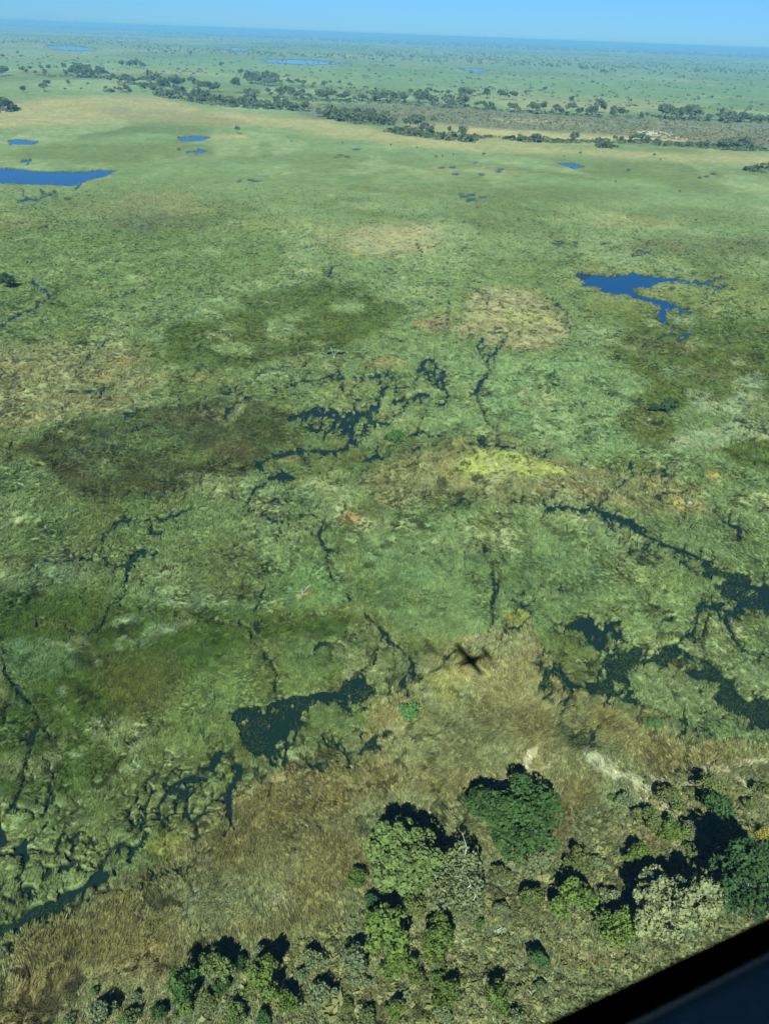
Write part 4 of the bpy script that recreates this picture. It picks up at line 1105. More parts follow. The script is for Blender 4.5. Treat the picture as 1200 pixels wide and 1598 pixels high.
# the near wood, right and below
PL = plant
PL('leafy_tree', 'large rounded mid green tree, left of the dark spreading one, on dry grass', 'tree', 618, 1332, 156, 'round', 'mid', 3, tall=.92)
PL('spreading_tree', 'large dark green tree with a wide lumpy crown, just below the pale forked sand track', 'tree', 798, 1276, 172, 'umbrella', 'dark', tall=.85)
PL('feathery_tree', 'thin leaved grey green tree with pale bare branches, between the two big green trees', 'tree', 716, 1380, 150, 'feather', 'grey', bark='pale', tall=.9)
PL('sage_tree', 'large pale sage green tree beside the aircraft window edge', 'tree', 1055, 1428, 145, 'round', 'sage', 1, tall=.95)
PL('dark_tree', 'tall dark green tree at the right edge above the window frame, throwing the widest shadow', 'tree', 1175, 1372, 140, 'round', 'deep', 2, tall=1.3)
NEAR = [
    # x, y, width, kind, leaf, var, tall, label
    (835, 1345, 62, 'scrub', 'grey', 1, 1.3, 'grey green bush tucked under the right side of the dark spreading tree'),
    (597, 1458, 82, 'shrub', 'lime', 0, 1.0, 'broad bright green bush straight below the large rounded tree'),
    (618, 1502, 56, 'shrub', 'lime', 1, .8, 'bright green bush touching the lower right of the broad bright bush'),
    (678, 1468, 64, 'shrub', 'lime', 2, 1.0, 'bright green bush right of the broad bright bush'),
    (676, 1508, 40, 'shrub', 'olive', 1, .8, 'olive green bush just below the second bright green bush'),
    (692, 1548, 48, 'shrub', 'lime', 3, 1.0, 'bright green bush near the bottom, below the olive one'),
    (770, 1562, 48, 'shrub', 'lime', 1, 1.3, 'lime green bush with a dark shadow at the bottom edge, left of the window frame'),
    (900, 1412, 70, 'shrub', 'lime', 2, 1.1, 'broad green bush midway between the dark spreading tree and the pale sage tree'),
    (948, 1410, 44, 'scrub', 'grey', 2, 1.0, 'grey green bush leaning on the right side of the broad green bush'),
    (992, 1340, 44, 'shrub', 'lime', 0, 1.1, 'small round bright green bush above the shadow of the pale sage tree'),
    (967, 1448, 66, 'shrub', 'lime', 3, 1.1, 'bright green bush touching the left side of the pale sage tree'),
    (1045, 1298, 44, 'shrub', 'lime', 1, 1.0, 'bright green bush in the middle of the thicket below the sand fan'),
    (1012, 1285, 44, 'shrub', 'olive', 2, 1.0, 'dull green bush touching the left of the bright thicket bush'),
    (1122, 1268, 56, 'shrub', 'dark', 3, 1.2, 'dark green bush half covered by the widest tree shadow'),
    (1108, 1235, 50, 'shrub', 'olive', 0, 1.0, 'grey green bush at the top of the thicket, beside the pale sand'),
    (1047, 1250, 44, 'shrub', 'olive', 3, 1.1, 'spiky olive bush on the sand, left of the topmost thicket bush'),
    (1076, 1240, 28, 'scrub', 'olive', 0, 1.0, 'small olive bush between the spiky bush and the topmost bush'),
    (975, 1256, 32, 'scrub', 'blue', 1, 1.2, 'small blue grey bush at the left end of the thicket'),
    (952, 1246, 16, 'scrub', 'reed', 2, 1.0, 'tiny fresh green bush left of the blue grey one'),
    (1012, 1222, 18, 'scrub', 'grey', 0, 1.0, 'little grey bush standing alone on the pale sand'),
    (1078, 1300, 40, 'shrub', 'grey', 2, .9, 'grey bush right of the bright thicket bush'),
    (1078, 1330, 30, 'scrub', 'olive', 1, 1.0, 'low olive scrub left of the widest shadow'),
    (1168, 1262, 28, 'scrub', 'olive', 2, 1.1, 'small olive bush near the right edge on the sand path'),
    (1192, 1240, 32, 'shrub', 'olive', 1, 1.1, 'olive bush cut by the right edge'),
    (1192, 1308, 34, 'scrub', 'yellow', 0, 1.0, 'yellowing bush at the right edge above the dark tree'),
    (1165, 1310, 26, 'scrub', 'grey', 1, 1.0, 'grey bush between the yellowing bush and the dark bush'),
    (1088, 1385, 40, 'shrub', 'dark', 0, .9, 'dark green bush between the pale sage tree and the dark tree'),
    (905, 1345, 50, 'scrub', 'olive', 0, 1.2, 'dull olive scrub on the dry grass right of the spreading tree'),
    (938, 1350, 34, 'scrub', 'grey', 2, 1.0, 'faint grey scrub beside the dull olive scrub'),
    (832, 1402, 50, 'scrub', 'olive', 2, 1.3, 'olive bush below the spreading tree, left of the broad green bush'),
    (866, 1398, 26, 'scrub', 'blue', 0, 1.0, 'small blue grey bush left of the broad green bush'),
    (640, 1418, 52, 'scrub', 'olive', 1, 1.3, 'olive bush under the large rounded tree'),
    (660, 1395, 44, 'scrub', 'lime', 0, 1.0, 'yellow green scrub between the rounded tree and the feathery tree'),
    (582, 1412, 36, 'scrub', 'dark', 1, 1.2, 'dark bush at the lower left foot of the rounded tree'),
    (560, 1380, 44, 'scrub', 'lime', 2, 1.0, 'yellow green scrub at the left foot of the rounded tree'),
    (776, 1368, 34, 'scrub', 'olive', 0, 1.3, 'olive scrub between the feathery tree and the spreading tree'),
    (792, 1372, 20, 'scrub', 'lime', 2, 1.3, 'narrow lime bush below the spreading tree'),
    (750, 1445, 18, 'shrub', 'dark', 2, 1.0, 'tiny dark green bush alone below the feathery tree'),
    (754, 1482, 14, 'scrub', 'olive', 0, 1.0, 'tiny olive bush below the tiny dark green one'),
    (840, 1502, 34, 'shrub', 'dark', 3, 1.3, 'single dark bush on the dry scrub left of the window frame'),
    (418, 1525, 64, 'shrub', 'lime', 2, 1.2, 'bright lime bush in the lower left thicket, the brightest of it'),
    (398, 1545, 40, 'shrub', 'olive', 1, 1.0, 'olive bush against the lower left of the brightest lime bush'),
    (410, 1492, 28, 'scrub', 'blue', 2, 1.6, 'blue grey bush above the brightest lime bush'),
    (373, 1505, 28, 'scrub', 'dark', 0, 1.5, 'upright dark bush left of the blue grey one'),
    (280, 1540, 54, 'shrub', 'dark', 1, 1.7, 'tall dark bush at the left end of the lower thicket'),
    (287, 1565, 40, 'shrub', 'lime', 3, 1.0, 'green bush below the tall dark bush'),
    (338, 1512, 54, 'shrub', 'mid', 3, 1.2, 'mid green bush between the tall dark bush and the upright one'),
    (346, 1548, 34, 'scrub', 'dark', 2, 1.2, 'small dark bush under the mid green bush'),
    (322, 1568, 34, 'scrub', 'olive', 1, 1.0, 'olive scrub at the bottom between two green bushes'),
    (450, 1566, 42, 'scrub', 'lime', 1, 1.5, 'grey and green bush below the brightest lime bush'),
    (500, 1556, 46, 'scrub', 'blue', 0, 1.3, 'blue grey bush with a dark shadow, right of the grey and green one'),
    (488, 1500, 42, 'scrub', 'grey', 1, 1.2, 'grey scrub right of the brightest lime bush'),
    (545, 1502, 56, 'scrub', 'blue', 2, 1.4, 'blue grey bush left of the two joined bright bushes'),
    (556, 1530, 40, 'scrub', 'grey', 0, 1.0, 'grey green scrub right below the large blue grey bush'),
    (470, 1525, 26, 'scrub', 'blue', 1, 1.3, 'little silvery bush right of the brightest lime bush'),
    (615, 1578, 34, 'shrub', 'lime', 0, 1.0, 'small bright bush at the bottom edge left of centre'),
    (570, 1588, 34, 'scrub', 'olive', 2, 1.2, 'olive bush cut by the bottom edge left of the small bright bush'),
    (650, 1530, 34, 'scrub', 'olive', 0, 1.1, 'low olive scrub left of the lower bright bush'),
    (692, 1590, 34, 'scrub', 'blue', 1, 1.0, 'blue grey scrub cut by the bottom edge below the lower bright bush'),
    (370, 1588, 42, 'scrub', 'mid', 0, 1.3, 'mid green bush cut by the bottom edge'),
    (412, 1592, 30, 'scrub', 'dark', 1, 1.2, 'dark bush cut by the bottom edge beside the mid green one'),
    (148, 1552, 16, 'shrub', 'mid', 0, 1.0, 'tiny green bush alone on the straw grass, lower left'),
    (215, 1562, 22, 'scrub', 'blue', 2, 1.2, 'small blue grey bush on the straw grass, lower left'),
    (155, 1588, 50, 'scrub', 'blue', 0, 1.3, 'blue grey bush at the bottom edge, leftmost of the row'),
    (200, 1592, 36, 'scrub', 'mid', 1, 1.2, 'green bush at the bottom edge beside the leftmost blue grey bush'),
    (245, 1590, 32, 'scrub', 'dark', 2, 1.4, 'dark bush at the bottom edge below the tall dark bush'),
    (106, 1596, 26, 'scrub', 'grey', 1, 1.0, 'grey bush in the very bottom left row, partly cut off'),
    (6, 1492, 26, 'scrub', 'blue', 0, 1.0, 'blue grey bush cut by the left edge below the black water'),
    (800, 1592, 40, 'scrub', 'grey', 0, 1.0, 'grey scrub at the bottom edge beside the lime bush with the dark shadow'),
    (842, 1550, 30, 'scrub', 'grey', 2, 1.0, 'grey scrub below the single dark bush'),
    (985, 1475, 30, 'scrub', 'grey', 1, 1.0, 'grey scrub at the lower left foot of the pale sage tree'),
    (540, 1575, 26, 'scrub', 'olive', 1, 1.0, 'small olive scrub above the bottom edge, right of the shadowed bush'),
    (722, 1432, 40, 'scrub', 'grey', 0, 1.0, 'grey scrub spreading under the feathery tree'),
    (782, 1420, 34, 'scrub', 'grey', 2, 1.0, 'grey scrub right of the feathery tree'),
    (612, 1382, 16, 'scrub', 'sage', 0, 1.6, 'small silver white bush at the foot of the rounded tree'),
    (800, 1352, 18, 'scrub', 'sage', 2, 1.5, 'small whitish bush below the dark spreading tree'),
    (1040, 1352, 24, 'scrub', 'olive', 1, 1.0, 'little olive bush between the bright round bush and the widest shadow'),
]
for x, y, w_, kd, lf, vr, tl, lb in NEAR:
    PL('bush', lb, 'bush', x, y, w_, kd, lf, vr, tall=tl, group='bushes of the near thicket')
PL('reed_clump', 'bright green round clump in the dry grass below the aircraft shadow', 'shrub', 635, 1116, 42, 'reedbush', 'reed', 0)
PL('reed_clump', 'small bright green clump in the straw grass near the right swamp', 'shrub', 1019, 1131, 32, 'low', 'reed', 1, tall=.7)
PL('reed_clump', 'bright green papyrus clump beside the central black swamp', 'shrub', 617, 685, 40, 'reedbush', 'reed', 1, tall=.7)
PL('bush', 'largest dark bush on the olive plain, right of centre', 'bush', 1049, 634, 34, 'shrub', 'deep', 1, tall=.8)
PL('bush', 'smaller dark bush left of the largest one on the olive plain', 'bush', 1022, 638, 20, 'shrub', 'deep', 2, tall=.8)
PL('bush', 'dark bushy tree cut by the left edge, above the blue stream', 'tree', 8, 440, 28, 'shrub', 'deep', 0, tall=.9)
PL('bush', 'low green bush at the edge of the pinkish meadow, left', 'bush', 126, 537, 20, 'low', 'dark', 0, tall=.7)

# lone tree with a white trunk
p = P(521, 561)
t = thing('lone_tree', 'lone small tree with a white forked trunk above the central swamp', 'tree', (p[0], p[1], 0.3))
rr = np.random.default_rng(77)
parts_c = []
tg = [(-2.6, 1, 6.2), (-1.4, 0, 7.4), (0.4, 0.6, 6.4), (2.3, 0.2, 6.3), (3.4, 0.8, 6.6), (-3.4, 0.6, 5.6)]
Vv, Qq, Tt, nV = [], [], [], 0
for q in tg:
    dd = sph(rr, 260, -.6); C = np.array(q) + dd * rr.uniform(.6, 1.3) * np.array([1.1, 1.1, .7])
    v, q_, t_ = leaves(rr, C, dd, 0.5, rr.random(len(C)))
    Vv.append(v); Qq.append(q_ + nV); Tt.append(t_); nV += len(v)
mk('crown', np.concatenate(Vv), np.concatenate(Qq), M_leaf['deep'], t, attrs={'tone': np.concatenate(Tt)})
w = wood(5, tg[:5], 6.5, 0.35, .25, 6, twigs=1, tw_len=.8)
mk('trunk', w[0], w[1], M_pale, t, smooth=True)


def dead(name, label, cat, px, py, h, seed, lean, parent_kind='trunk'):
    p = P(px, py)
    t = thing(name, label, cat, (p[0], p[1], ground_z(p[0], p[1])))
    r = random.Random(seed)
    tr_ = [(r.uniform(-.5, .5) * h + lean[0] * h, r.uniform(-.3, .3) * h + lean[1] * h, h * r.uniform(.6, 1)) for _ in range(4)]
    w = wood(seed, tr_[:2], h, 0.16 + 0.02 * h, .3, 6)
    mk('trunk', w[0], w[1], M_pale, t, smooth=True)
    for k, q in enumerate(tr_[2:]):
        b = tube([(0, 0, h * .25), (q[0] * .5, q[1] * .5, q[2] * .6), q], [.12, .09, .03], 5)
        mk('branch', b[0], b[1], M_pale, t, smooth=True)
    return t


dead('dead_tree', 'white leafless snag on a tan mound in the green reeds, left of centre', 'dead tree', 473, 931, 3.0, 4, (.2, .2))
dead('dead_tree', 'pale dead branches standing in the scrub near the window frame', 'dead tree', 828, 1555, 2.6, 9, (-.3, .1))
dead('dead_tree', 'fan of grey dead branches beside the tiny dark green bush', 'dead tree', 772, 1458, 1.6, 12, (1.0, -.1))


def log(px0, py0, px1, py1, label, r=.16):
    a, b = P(px0, py0, .4), P(px1, py1, .4)
    t = b - a
    m1, m2 = t * .35 + [0, 0, .25], t * .7 + [.1, .1, .1]
    v, f = tube([(0, 0, 0), m1, m2, t], [r, r * .9, r * .7, r * .35], 7)
    o = mk('fallen_log', v, f, M_pale, smooth=True, loc=a)
    tag(o, label, 'log')


log(806, 1425, 824, 1431, 'pale fallen log lying on the dry scrub right of the feathery tree')
log(764, 1452, 776, 1456, 'short pale fallen log beside the fan of dead branches', .12)
log(535, 1572, 549, 1574, 'dark short log on the bare patch near the bottom edge', .12)

# ------------------------------------------------------------------ trees of the far belts
FK = []
for k in range(8):
    leafk = 'farpale' if k in (2, 6) else 'far'
    fl = [1, 1, .8, 1, 1.25, .7, 1, .9][k]
    c = crown(300 + k, 6.2, 1.0 if k != 4 else 3.0, 12.5 * (0.8 + .2 * fl), nl=6, ns=6, n=330, leaf=1.15, main=.42, sub=.2, jit=.5)
    w = wood(300 + k, c[3][:3], 11, .35, .4, 5)
    nw = len(w[0]); V_ = np.concatenate([np.array(w[0]), c[0]])
    F_ = list(w[1]) + [tuple(int(i) + nw for i in q) for q in c[1]]
    o = mk('far_tree', V_, F_, [M_bark, M_leaf[leafk]], mi=[0] * len(w[1]) + [1] * len(c[1]), attrs={'tone': np.concatenate([np.full(nw, .5), c[2]])})
    FK.append(o.data); bpy.data.objects.remove(o)
fr_ = random.Random(21)
nfar = 0


def far_tree(x, y, hpx, label, group=None, kind=None, name='tree'):
    global nfar
    p = P(x, y)
    d = proj(p[0], p[1])[2]
    s = hpx / (F * 0.93) * d / 12.5 / 0.9
    o = bpy.data.objects.new(name, FK[fr_.randrange(8) if kind is None else kind])
    COL.objects.link(o)
    o.location = (p[0], p[1], 0.3)
    o.rotation_euler = (0, 0, fr_.uniform(0, 6.28))
    o.scale = (s * fr_.uniform(.85, 1.3), s * fr_.uniform(.85, 1.3), s)
    nfar += 1
    return tag(o, label, 'tree', group)


def row(pts, hpx, n, label, group, jx=3, jy=2, jh=.25):
    L = [math.hypot(b[0] - a[0], b[1] - a[1]) for a, b in zip(pts[:-1], pts[1:])]
    T = sum(L)
    for k in range(n):
        q = (k + .5 + fr_.uniform(-.35, .35)) / n * T
        for (a, b), l in zip(zip(pts[:-1], pts[1:]), L):
            if q <= l: break
            q -= l
        t = q / l
        far_tree(a[0] + (b[0] - a[0]) * t + fr_.uniform(-jx, jx), a[1] + (b[1] - a[1]) * t + fr_.uniform(-jy, jy), hpx * fr_.uniform(1 - jh, 1 + jh), label, group)


def spots(lst, label, group):
    for q in lst: far_tree(q[0], q[1], q[2], label, group)


row([(236, 146), (255, 150), (285, 156), (320, 159), (352, 164)], 12, 14, 'tree in the left end of the long front belt', 'trees of the front belt, left part')
row([(352, 165), (390, 168), (430, 170), (478, 172)], 12, 12, 'tree in the middle of the long front belt, along the straw meadow', 'trees of the front belt, middle part')
far_tree(388, 166, 17, 'large round dark tree standing out of the middle of the long front belt', kind=0)
row([(498, 182), (520, 187), (545, 191), (590, 195), (612, 192)], 13, 16, 'tree in the dense dark wood at the centre of the belts', 'trees of the central wood')
row([(505, 178), (540, 182), (600, 188)], 12, 8, 'tree in the back rank of the dense central wood', 'back rank of the central wood')
row([(606, 207), (640, 212), (690, 217), (740, 221)], 8, 9, 'low tree at the foot of the grove right of the central wood', 'low trees of the right grove')
spots([(640, 204, 16), (634, 198, 12), (652, 201, 17), (672, 214, 15), (660, 206, 12), (645, 192, 11), (720, 213, 13), (700, 208, 9), (676, 195, 10), (732, 221, 10)], 'tall tree in the grove right of the central wood', 'tall trees of the right grove')
row([(172, 128), (190, 131), (210, 131)], 9, 8, 'tree in the small clump above the pale mud at upper left', 'trees of the clump above the pale mud')
row([(222, 133), (255, 134), (288, 138)], 12, 12, 'tree in the clump behind the left end of the front belt', 'trees behind the left end of the front belt')
far_tree(233, 125, 12, 'tree rising above the clump behind the left end of the front belt')
row([(165, 143), (180, 143), (200, 143)], 5, 5, 'low bush in the thin row under the pale mud, upper left', 'bushes under the pale mud')
far_tree(198, 143, 9, 'round tree in the thin row under the pale mud'); far_tree(221, 142, 10, 'round tree right of the thin row of low bushes'); far_tree(258, 148, 18, 'tall tree above the left end of the front belt', kind=4)
row([(298, 138), (320, 141), (342, 143)], 11, 8, 'grey green tree in the clump behind the front belt', 'grey clump behind the front belt')
far_tree(369, 145, 17, 'tall narrow tree behind the middle of the front belt', kind=4)
row([(378, 147), (405, 149), (425, 150)], 8, 6, 'small tree in the second rank behind the front belt', 'second rank behind the front belt')
row([(387, 130), (405, 131), (432, 133)], 13, 14, 'tree in the dense clump on the green meadow, upper centre left', 'trees of the meadow clump')
spots([(450, 133, 8), (455, 133, 7), (464, 133, 9), (474, 134, 8), (490, 135, 6), (505, 136, 8), (515, 133, 6), (530, 134, 7), (546, 136, 6), (440, 132, 6)], 'small tree in the loose line right of the meadow clump', 'loose line of small trees')
far_tree(376, 118, 9, 'lone round tree on the green meadow above the meadow clump', kind=0)
row([(430, 152), (460, 154), (485, 155)], 11, 9, 'tree in the long back row, left part', 'back row, left part')
row([(496, 156), (520, 156), (545, 157)], 12, 9, 'tree in the long back row, before its first gap', 'back row before the first gap')
row([(550, 157), (560, 158), (575, 158)], 8, 5, 'small tree filling the gap in the long back row', 'small trees in the back row gap')
row([(580, 158), (600, 159), (635, 160)], 11, 10, 'tree in the long back row, centre part', 'back row, centre part')
row([(650, 160), (680, 164), (700, 166), (725, 168)], 13, 12, 'tree in the densest stretch of the long back row', 'densest stretch of the back row')
far_tree(744, 169, 9, 'round tree just right of the densest back row stretch', kind=0)
row([(752, 171), (770, 172)], 8, 5, 'small tree at the end of the back row before the clearing', 'small trees before the clearing')
spots([(667, 149, 10), (680, 149, 7), (654, 149, 8), (640, 147, 7), (700, 150, 8), (690, 149, 6)], 'small tree in the loose row behind the back row', 'loose row behind the back row')
row([(718, 150), (730, 151), (740, 151)], 11, 5, 'tree in the tight clump behind the back row', 'tight clump behind the back row')
far_tree(760, 153, 12, 'round tree right of the tight clump, first of the line', kind=1); far_tree(780, 155, 12, 'round tree in the line right of the tight clump, second', kind=3)
far_tree(790, 155, 9, 'smaller tree between two round ones in the line'); far_tree(800, 156, 12, 'last and broadest tree of the line right of the tight clump', kind=0)
far_tree(850, 144, 8, 'small tree on the far green plain, right of centre'); far_tree(890, 161, 9, 'lone tree above the right belt')
spots([(795, 174, 11), (803, 175, 11)], 'tree in the pair left of the round right hand trees', 'pair of trees')
spots([(830, 177, 14), (847, 178, 14), (867, 178, 13)], 'round dark tree in the middle of the right belt', 'three round dark trees')
spots([(838, 178, 12), (875, 179, 9), (891, 178, 13), (903, 180, 10), (860, 179, 8)], 'tree between the round dark ones of the right belt', 'trees between the round ones')
spots([(922, 182, 14), (932, 176, 16), (932, 192, 11), (918, 180, 10)], 'tree in the tall knot of the right belt', 'tall knot of trees')
row([(948, 181), (965, 181), (980, 181)], 10, 6, 'pale grey tree in the right belt', 'pale trees of the right belt')
spots([(1000, 182, 7), (1008, 184, 7)], 'low tree in the gap of the right belt', 'low trees in the gap')
row([(1026, 185), (1040, 186), (1062, 187), (1092, 188)], 14, 10, 'tree in the dense row of the right belt', 'dense row of the right belt')
far_tree(1104, 189, 9, 'single small tree between two rows of the right belt')
row([(1118, 189), (1130, 190), (1140, 190)], 14, 4, 'tall tree starting the last row at the right edge', 'tall trees starting the last row')
row([(1140, 190), (1160, 191), (1178, 191)], 11, 7, 'tree in the last row near the right edge', 'last row near the right edge')
spots([(1188, 193, 9), (1198, 193, 10), (1182, 192, 7)], 'tree at the right edge behind the last row', 'trees at the right edge')
spots([(826, 222, 8), (810, 221, 9), (818, 222, 8)], 'grey tree in the small clump on the straw strip', 'grey clump on the straw strip')
far_tree(836, 223, 13, 'round green tree at the right end of the clump on the straw strip', kind=0)
far_tree(895, 222, 13, 'lone round tree on the straw strip', kind=1)
spots([(943, 231, 9), (936, 231, 5), (952, 231, 6)], 'tree of the small dark islet on the straw edge', 'islet on the straw edge')
spots([(990, 223, 11), (1001, 223, 12), (984, 223, 9), (958, 222, 8), (969, 222, 7), (1008, 223, 9)], 'tree in the middle of the low front scrub, right', 'trees in the low front scrub')
spots([(1025, 227, 8), (1038, 228, 7), (1092, 230, 8), (1102, 230, 9), (1075, 229, 7), (1060, 228, 6)], 'low tree in the scrub left of the right hand pair', 'low trees in the right scrub')
spots([(1128, 232, 14), (1137, 231, 13), (1158, 233, 17), (1148, 232, 10), (1120, 231, 9)], 'tree in the dark group at the right end of the front scrub', 'dark group at the right end')
spots([(1188, 266, 10), (1198, 268, 13), (1178, 267, 8), (1165, 267, 6), (1205, 268, 12)], 'tree on the small island at the right edge', 'trees of the island at the right edge')
spots([(3, 118, 12), (9, 117, 11), (-2, 119, 12)], 'tree in the clump at the left edge, far back', 'clump at the left edge')
spots([(37, 114, 9), (43, 114, 6), (48, 109, 5), (64, 108, 6), (77, 109, 7)], 'small tree in the sparse line near the left edge', 'sparse line near the left edge')
far_tree(72, 119, 9, 'round tree of the sparse line near the left edge', kind=1); far_tree(56, 118, 6, 'low tree left of the round one near the left edge')
far_tree(100, 112, 10, 'upright tree right of the sparse line', kind=4); far_tree(102, 119, 8, 'grey tree below the upright one', kind=2)
spots([(116, 121, 14), (122, 120, 17), (130, 121, 10), (138, 121, 13), (146, 121, 9), (155, 121, 14), (165, 121, 9), (113, 112, 7), (128, 112, 8), (140, 112, 9)], 'tree in the large clump at upper left', 'large clump at upper left')
spots([(203, 105, 8), (208, 105, 9), (214, 105, 9), (219, 106, 8), (224, 106, 7)], 'grey tree of the farthest clump, upper left', 'farthest clump, upper left')
far_tree(190, 105, 9, 'dark round tree left of the farthest grey clump', kind=0)
far_tree(36, 144, 8, 'lone tree on the meadow near the left edge', kind=1)
spots([(70, 143, 10), (74, 135, 9), (68, 136, 6)], 'tree in the group of three on the left meadow', 'group of three on the left meadow')
spots([(107, 133, 7), (62, 136, 4), (128, 141, 4), (101, 141, 4), (137, 132, 3)], 'small bush on the left meadow', 'small bushes on the left meadow')
spots([(2, 172, 17), (8, 174, 16), (14, 173, 13), (20, 174, 10), (-5, 172, 18), (26, 172, 7)], 'tree of the dense dark wood cut by the left edge', 'dense wood at the left edge')
far_tree(370, 209, 9, 'small upright tree beside the pale sand spit', kind=4)
for q in [(75, 92, 4), (33, 90, 4), (5, 90, 5), (28, 84, 4), (232, 82, 5), (258, 84, 4), (270, 86, 4), (298, 88, 6), (345, 104, 6), (395, 93, 3), (425, 88, 3), (575, 112, 4), (610, 105, 4)]:
    far_tree(q[0], q[1], q[2], 'tiny tree scattered on the distant plain, far left', 'tiny trees on the distant plain')
row([(905, 108), (930, 112), (960, 114)], 5, 10, 'tree in the distant dark line below the right horizon', 'distant line below the right horizon')
row([(1000, 116), (1040, 117), (1070, 122)], 4, 5, 'small distant tree right of the distant dark line', 'distant small trees, right')
for q in [(940, 229, 3), (680, 247, 4), (707, 243, 3), (755, 243, 4), (808, 345, 5), (690, 245, 3), (1020, 244, 4), (880, 246, 3), (1086, 346, 4), (980, 268, 4), (1090, 232, 3), (650, 232, 3), (610, 228, 3), (905, 240, 3), (1030, 250, 3), (960, 285, 3), (1060, 300, 3), (535, 225, 3), (455, 222, 3)]:
    far_tree(q[0], q[1], q[2], 'small dark bush dotted on the green marsh below the belts', 'small bushes dotted on the marsh', name='bush')['category'] = 'bush'
ORD = 'first second third fourth fifth sixth seventh eighth ninth tenth eleventh twelfth thirteenth fourteenth fifteenth sixteenth seventeenth eighteenth nineteenth'.split()
grp = {}
for o in list(COL.objects):
    if o.name.split('.')[0] in ('tree', 'bush') and o.type == 'MESH' and 'group' in o: grp.setdefault(o['group'], []).append(o)
for g, os_ in grp.items():
    os_.sort(key=lambda o: float(proj(o.location.x, o.location.y)[0]))
    for k, o in enumerate(os_):
        o['label'] = ORD[k] + ' from left, ' + o['label']
print('far trees', nfar)

# ------------------------------------------------------------------ scrub, distant woods
def blobs(name, label, XY, R0, H0, mat, seed, per=7, lf=.55):
    rng = np.random.default_rng(seed)
    n = len(XY)
    d = sph(rng, n * per, -.1)
    while len(d) < n * per: d = np.concatenate([d, sph(rng, n * per, -.1)])[:n * per]
    R0 = np.repeat(R0, per); H0 = np.repeat(H0, per); B = np.repeat(XY, per, 0)
    if lf < .5: d = d * rng.uniform(.3, 1.25, (n * per, 1)) + np.repeat(rng.normal(0, .35, (n * 7, 3)), per // 7, 0)[:n * per] if per % 7 == 0 else d
    C = np.stack([B[:, 0] + d[:, 0] * R0 * .8, B[:, 1] + d[:, 1] * R0 * .8, 0.3 + H0 * (.45 + d[:, 2] * .45)], 1)
    V, Q, T = leaves(rng, C, d, (R0 * lf), np.clip(np.repeat(rng.random(n), per) * .7 + rng.random(n * per) * .3, 0, 1))
    return tag(mk(name, V, Q, mat, attrs={'tone': T}), label, kind='stuff')


RS = np.random.default_rng(55)
def in_poly(pts, n):
    p = np.array(pts, float); out = []
    while len(out) < n:
        x, y = RS.uniform(p[:, 0].min(), p[:, 0].max()), RS.uniform(p[:, 1].min(), p[:, 1].max())
        c = False
        for i in range(len(p)):
            (ax, ay), (bx, by) = p[i], p[i - 1]
            if (ay > y) != (by > y) and x < (bx - ax) * (y - ay) / (by - ay) + ax: c = not c
        if c: out.append(P(x, y)[:2])
    return np.array(out)


BELTS = [([(236, 145), (300, 153), (420, 158), (490, 166), (480, 172), (400, 171), (340, 166), (250, 151)], 500),
         ([(500, 178), (560, 184), (620, 186), (610, 197), (560, 194), (505, 184)], 300),
         ([(600, 203), (640, 203), (700, 212), (745, 218), (740, 223), (690, 219), (605, 208)], 260),
         ([(740, 213), (900, 220), (1010, 221), (1100, 226), (1180, 229), (1200, 236), (1100, 232), (1000, 225), (860, 223), (745, 216)], 520),
         ([(930, 228), (960, 229), (962, 232), (935, 231)], 40), ([(1110, 229), (1180, 230), (1176, 236), (1125, 235)], 120),
         ([(1160, 264), (1200, 262), (1230, 266), (1200, 270), (1165, 268)], 90), ([(-40, 162), (16, 163), (34, 172), (10, 177), (-40, 176)], 120),
         ([(108, 117), (168, 118), (166, 123), (112, 123)], 70), ([(170, 127), (230, 130), (290, 135), (280, 139), (175, 133)], 120),
         ([(162, 141), (205, 142), (205, 145), (165, 144)], 30), ([(55, 116), (105, 118), (105, 121), (58, 120)], 30),
         ([(430, 152), (560, 154), (730, 164), (790, 171), (900, 177), (1200, 188), (1200, 194), (900, 182), (720, 171), (600, 162), (440, 158)], 520)]
pts = np.concatenate([in_poly(a, int(n * .62)) for a, n in BELTS])
blobs('belt_undergrowth', 'dark green undergrowth along the tree belts', pts, RS.uniform(3, 7, len(pts)), RS.uniform(1.5, 4.5, len(pts)), M_leaf['far'], 71, 8)
M_thorn = leaf_material('leaf_grey_thorn_scrub', alb(116, 126, 104, .95))
pts = in_poly([(480, 160), (650, 166), (760, 174), (900, 184), (1200, 197), (1215, 228), (1060, 219), (900, 205), (780, 200), (700, 192), (560, 178), (470, 168)], 2400)
blobs('thorn_scrub', 'grey brown thorn scrub between the two tree rows', pts, RS.uniform(1.8, 4.5, len(pts)), RS.uniform(.8, 2.2, len(pts)), M_thorn, 72, 5)
pts = np.concatenate([in_poly([(-50, 60), (1250, 110), (1250, 150), (700, 130), (300, 118), (-50, 100)], 700), in_poly([(650, 132), (1250, 150), (1250, 185), (900, 165), (650, 148)], 200), in_poly([(450, 132), (660, 140), (660, 150), (470, 142)], 60)])
blobs('distant_bushes', 'specks of bush strewn over the far plain', pts, RS.uniform(3, 9, len(pts)), RS.uniform(1.5, 5, len(pts)), M_leaf['far'], 73, 5)


def horizon_points(n, lo, hi, clump):
    out = []
    while len(out) < n:
        x = RS.uniform(-60, 1260)
        h = lo + (hi - lo) * RS.random() ** 1.1
        yy = 31.5 + x * 0.0385 + h
        if h < 1.6: continue
        q = P(x, yy)
        s = clump
        if fbm(np.array([q[0] / s]), np.array([q[1] / (s * 1.5)]), 200, 3)[0] < 0.5 - 0.16 * (hi - h) / (hi - lo) + RS.normal(0, .05): continue
        out.append(q[:2])
    return np.array(out)


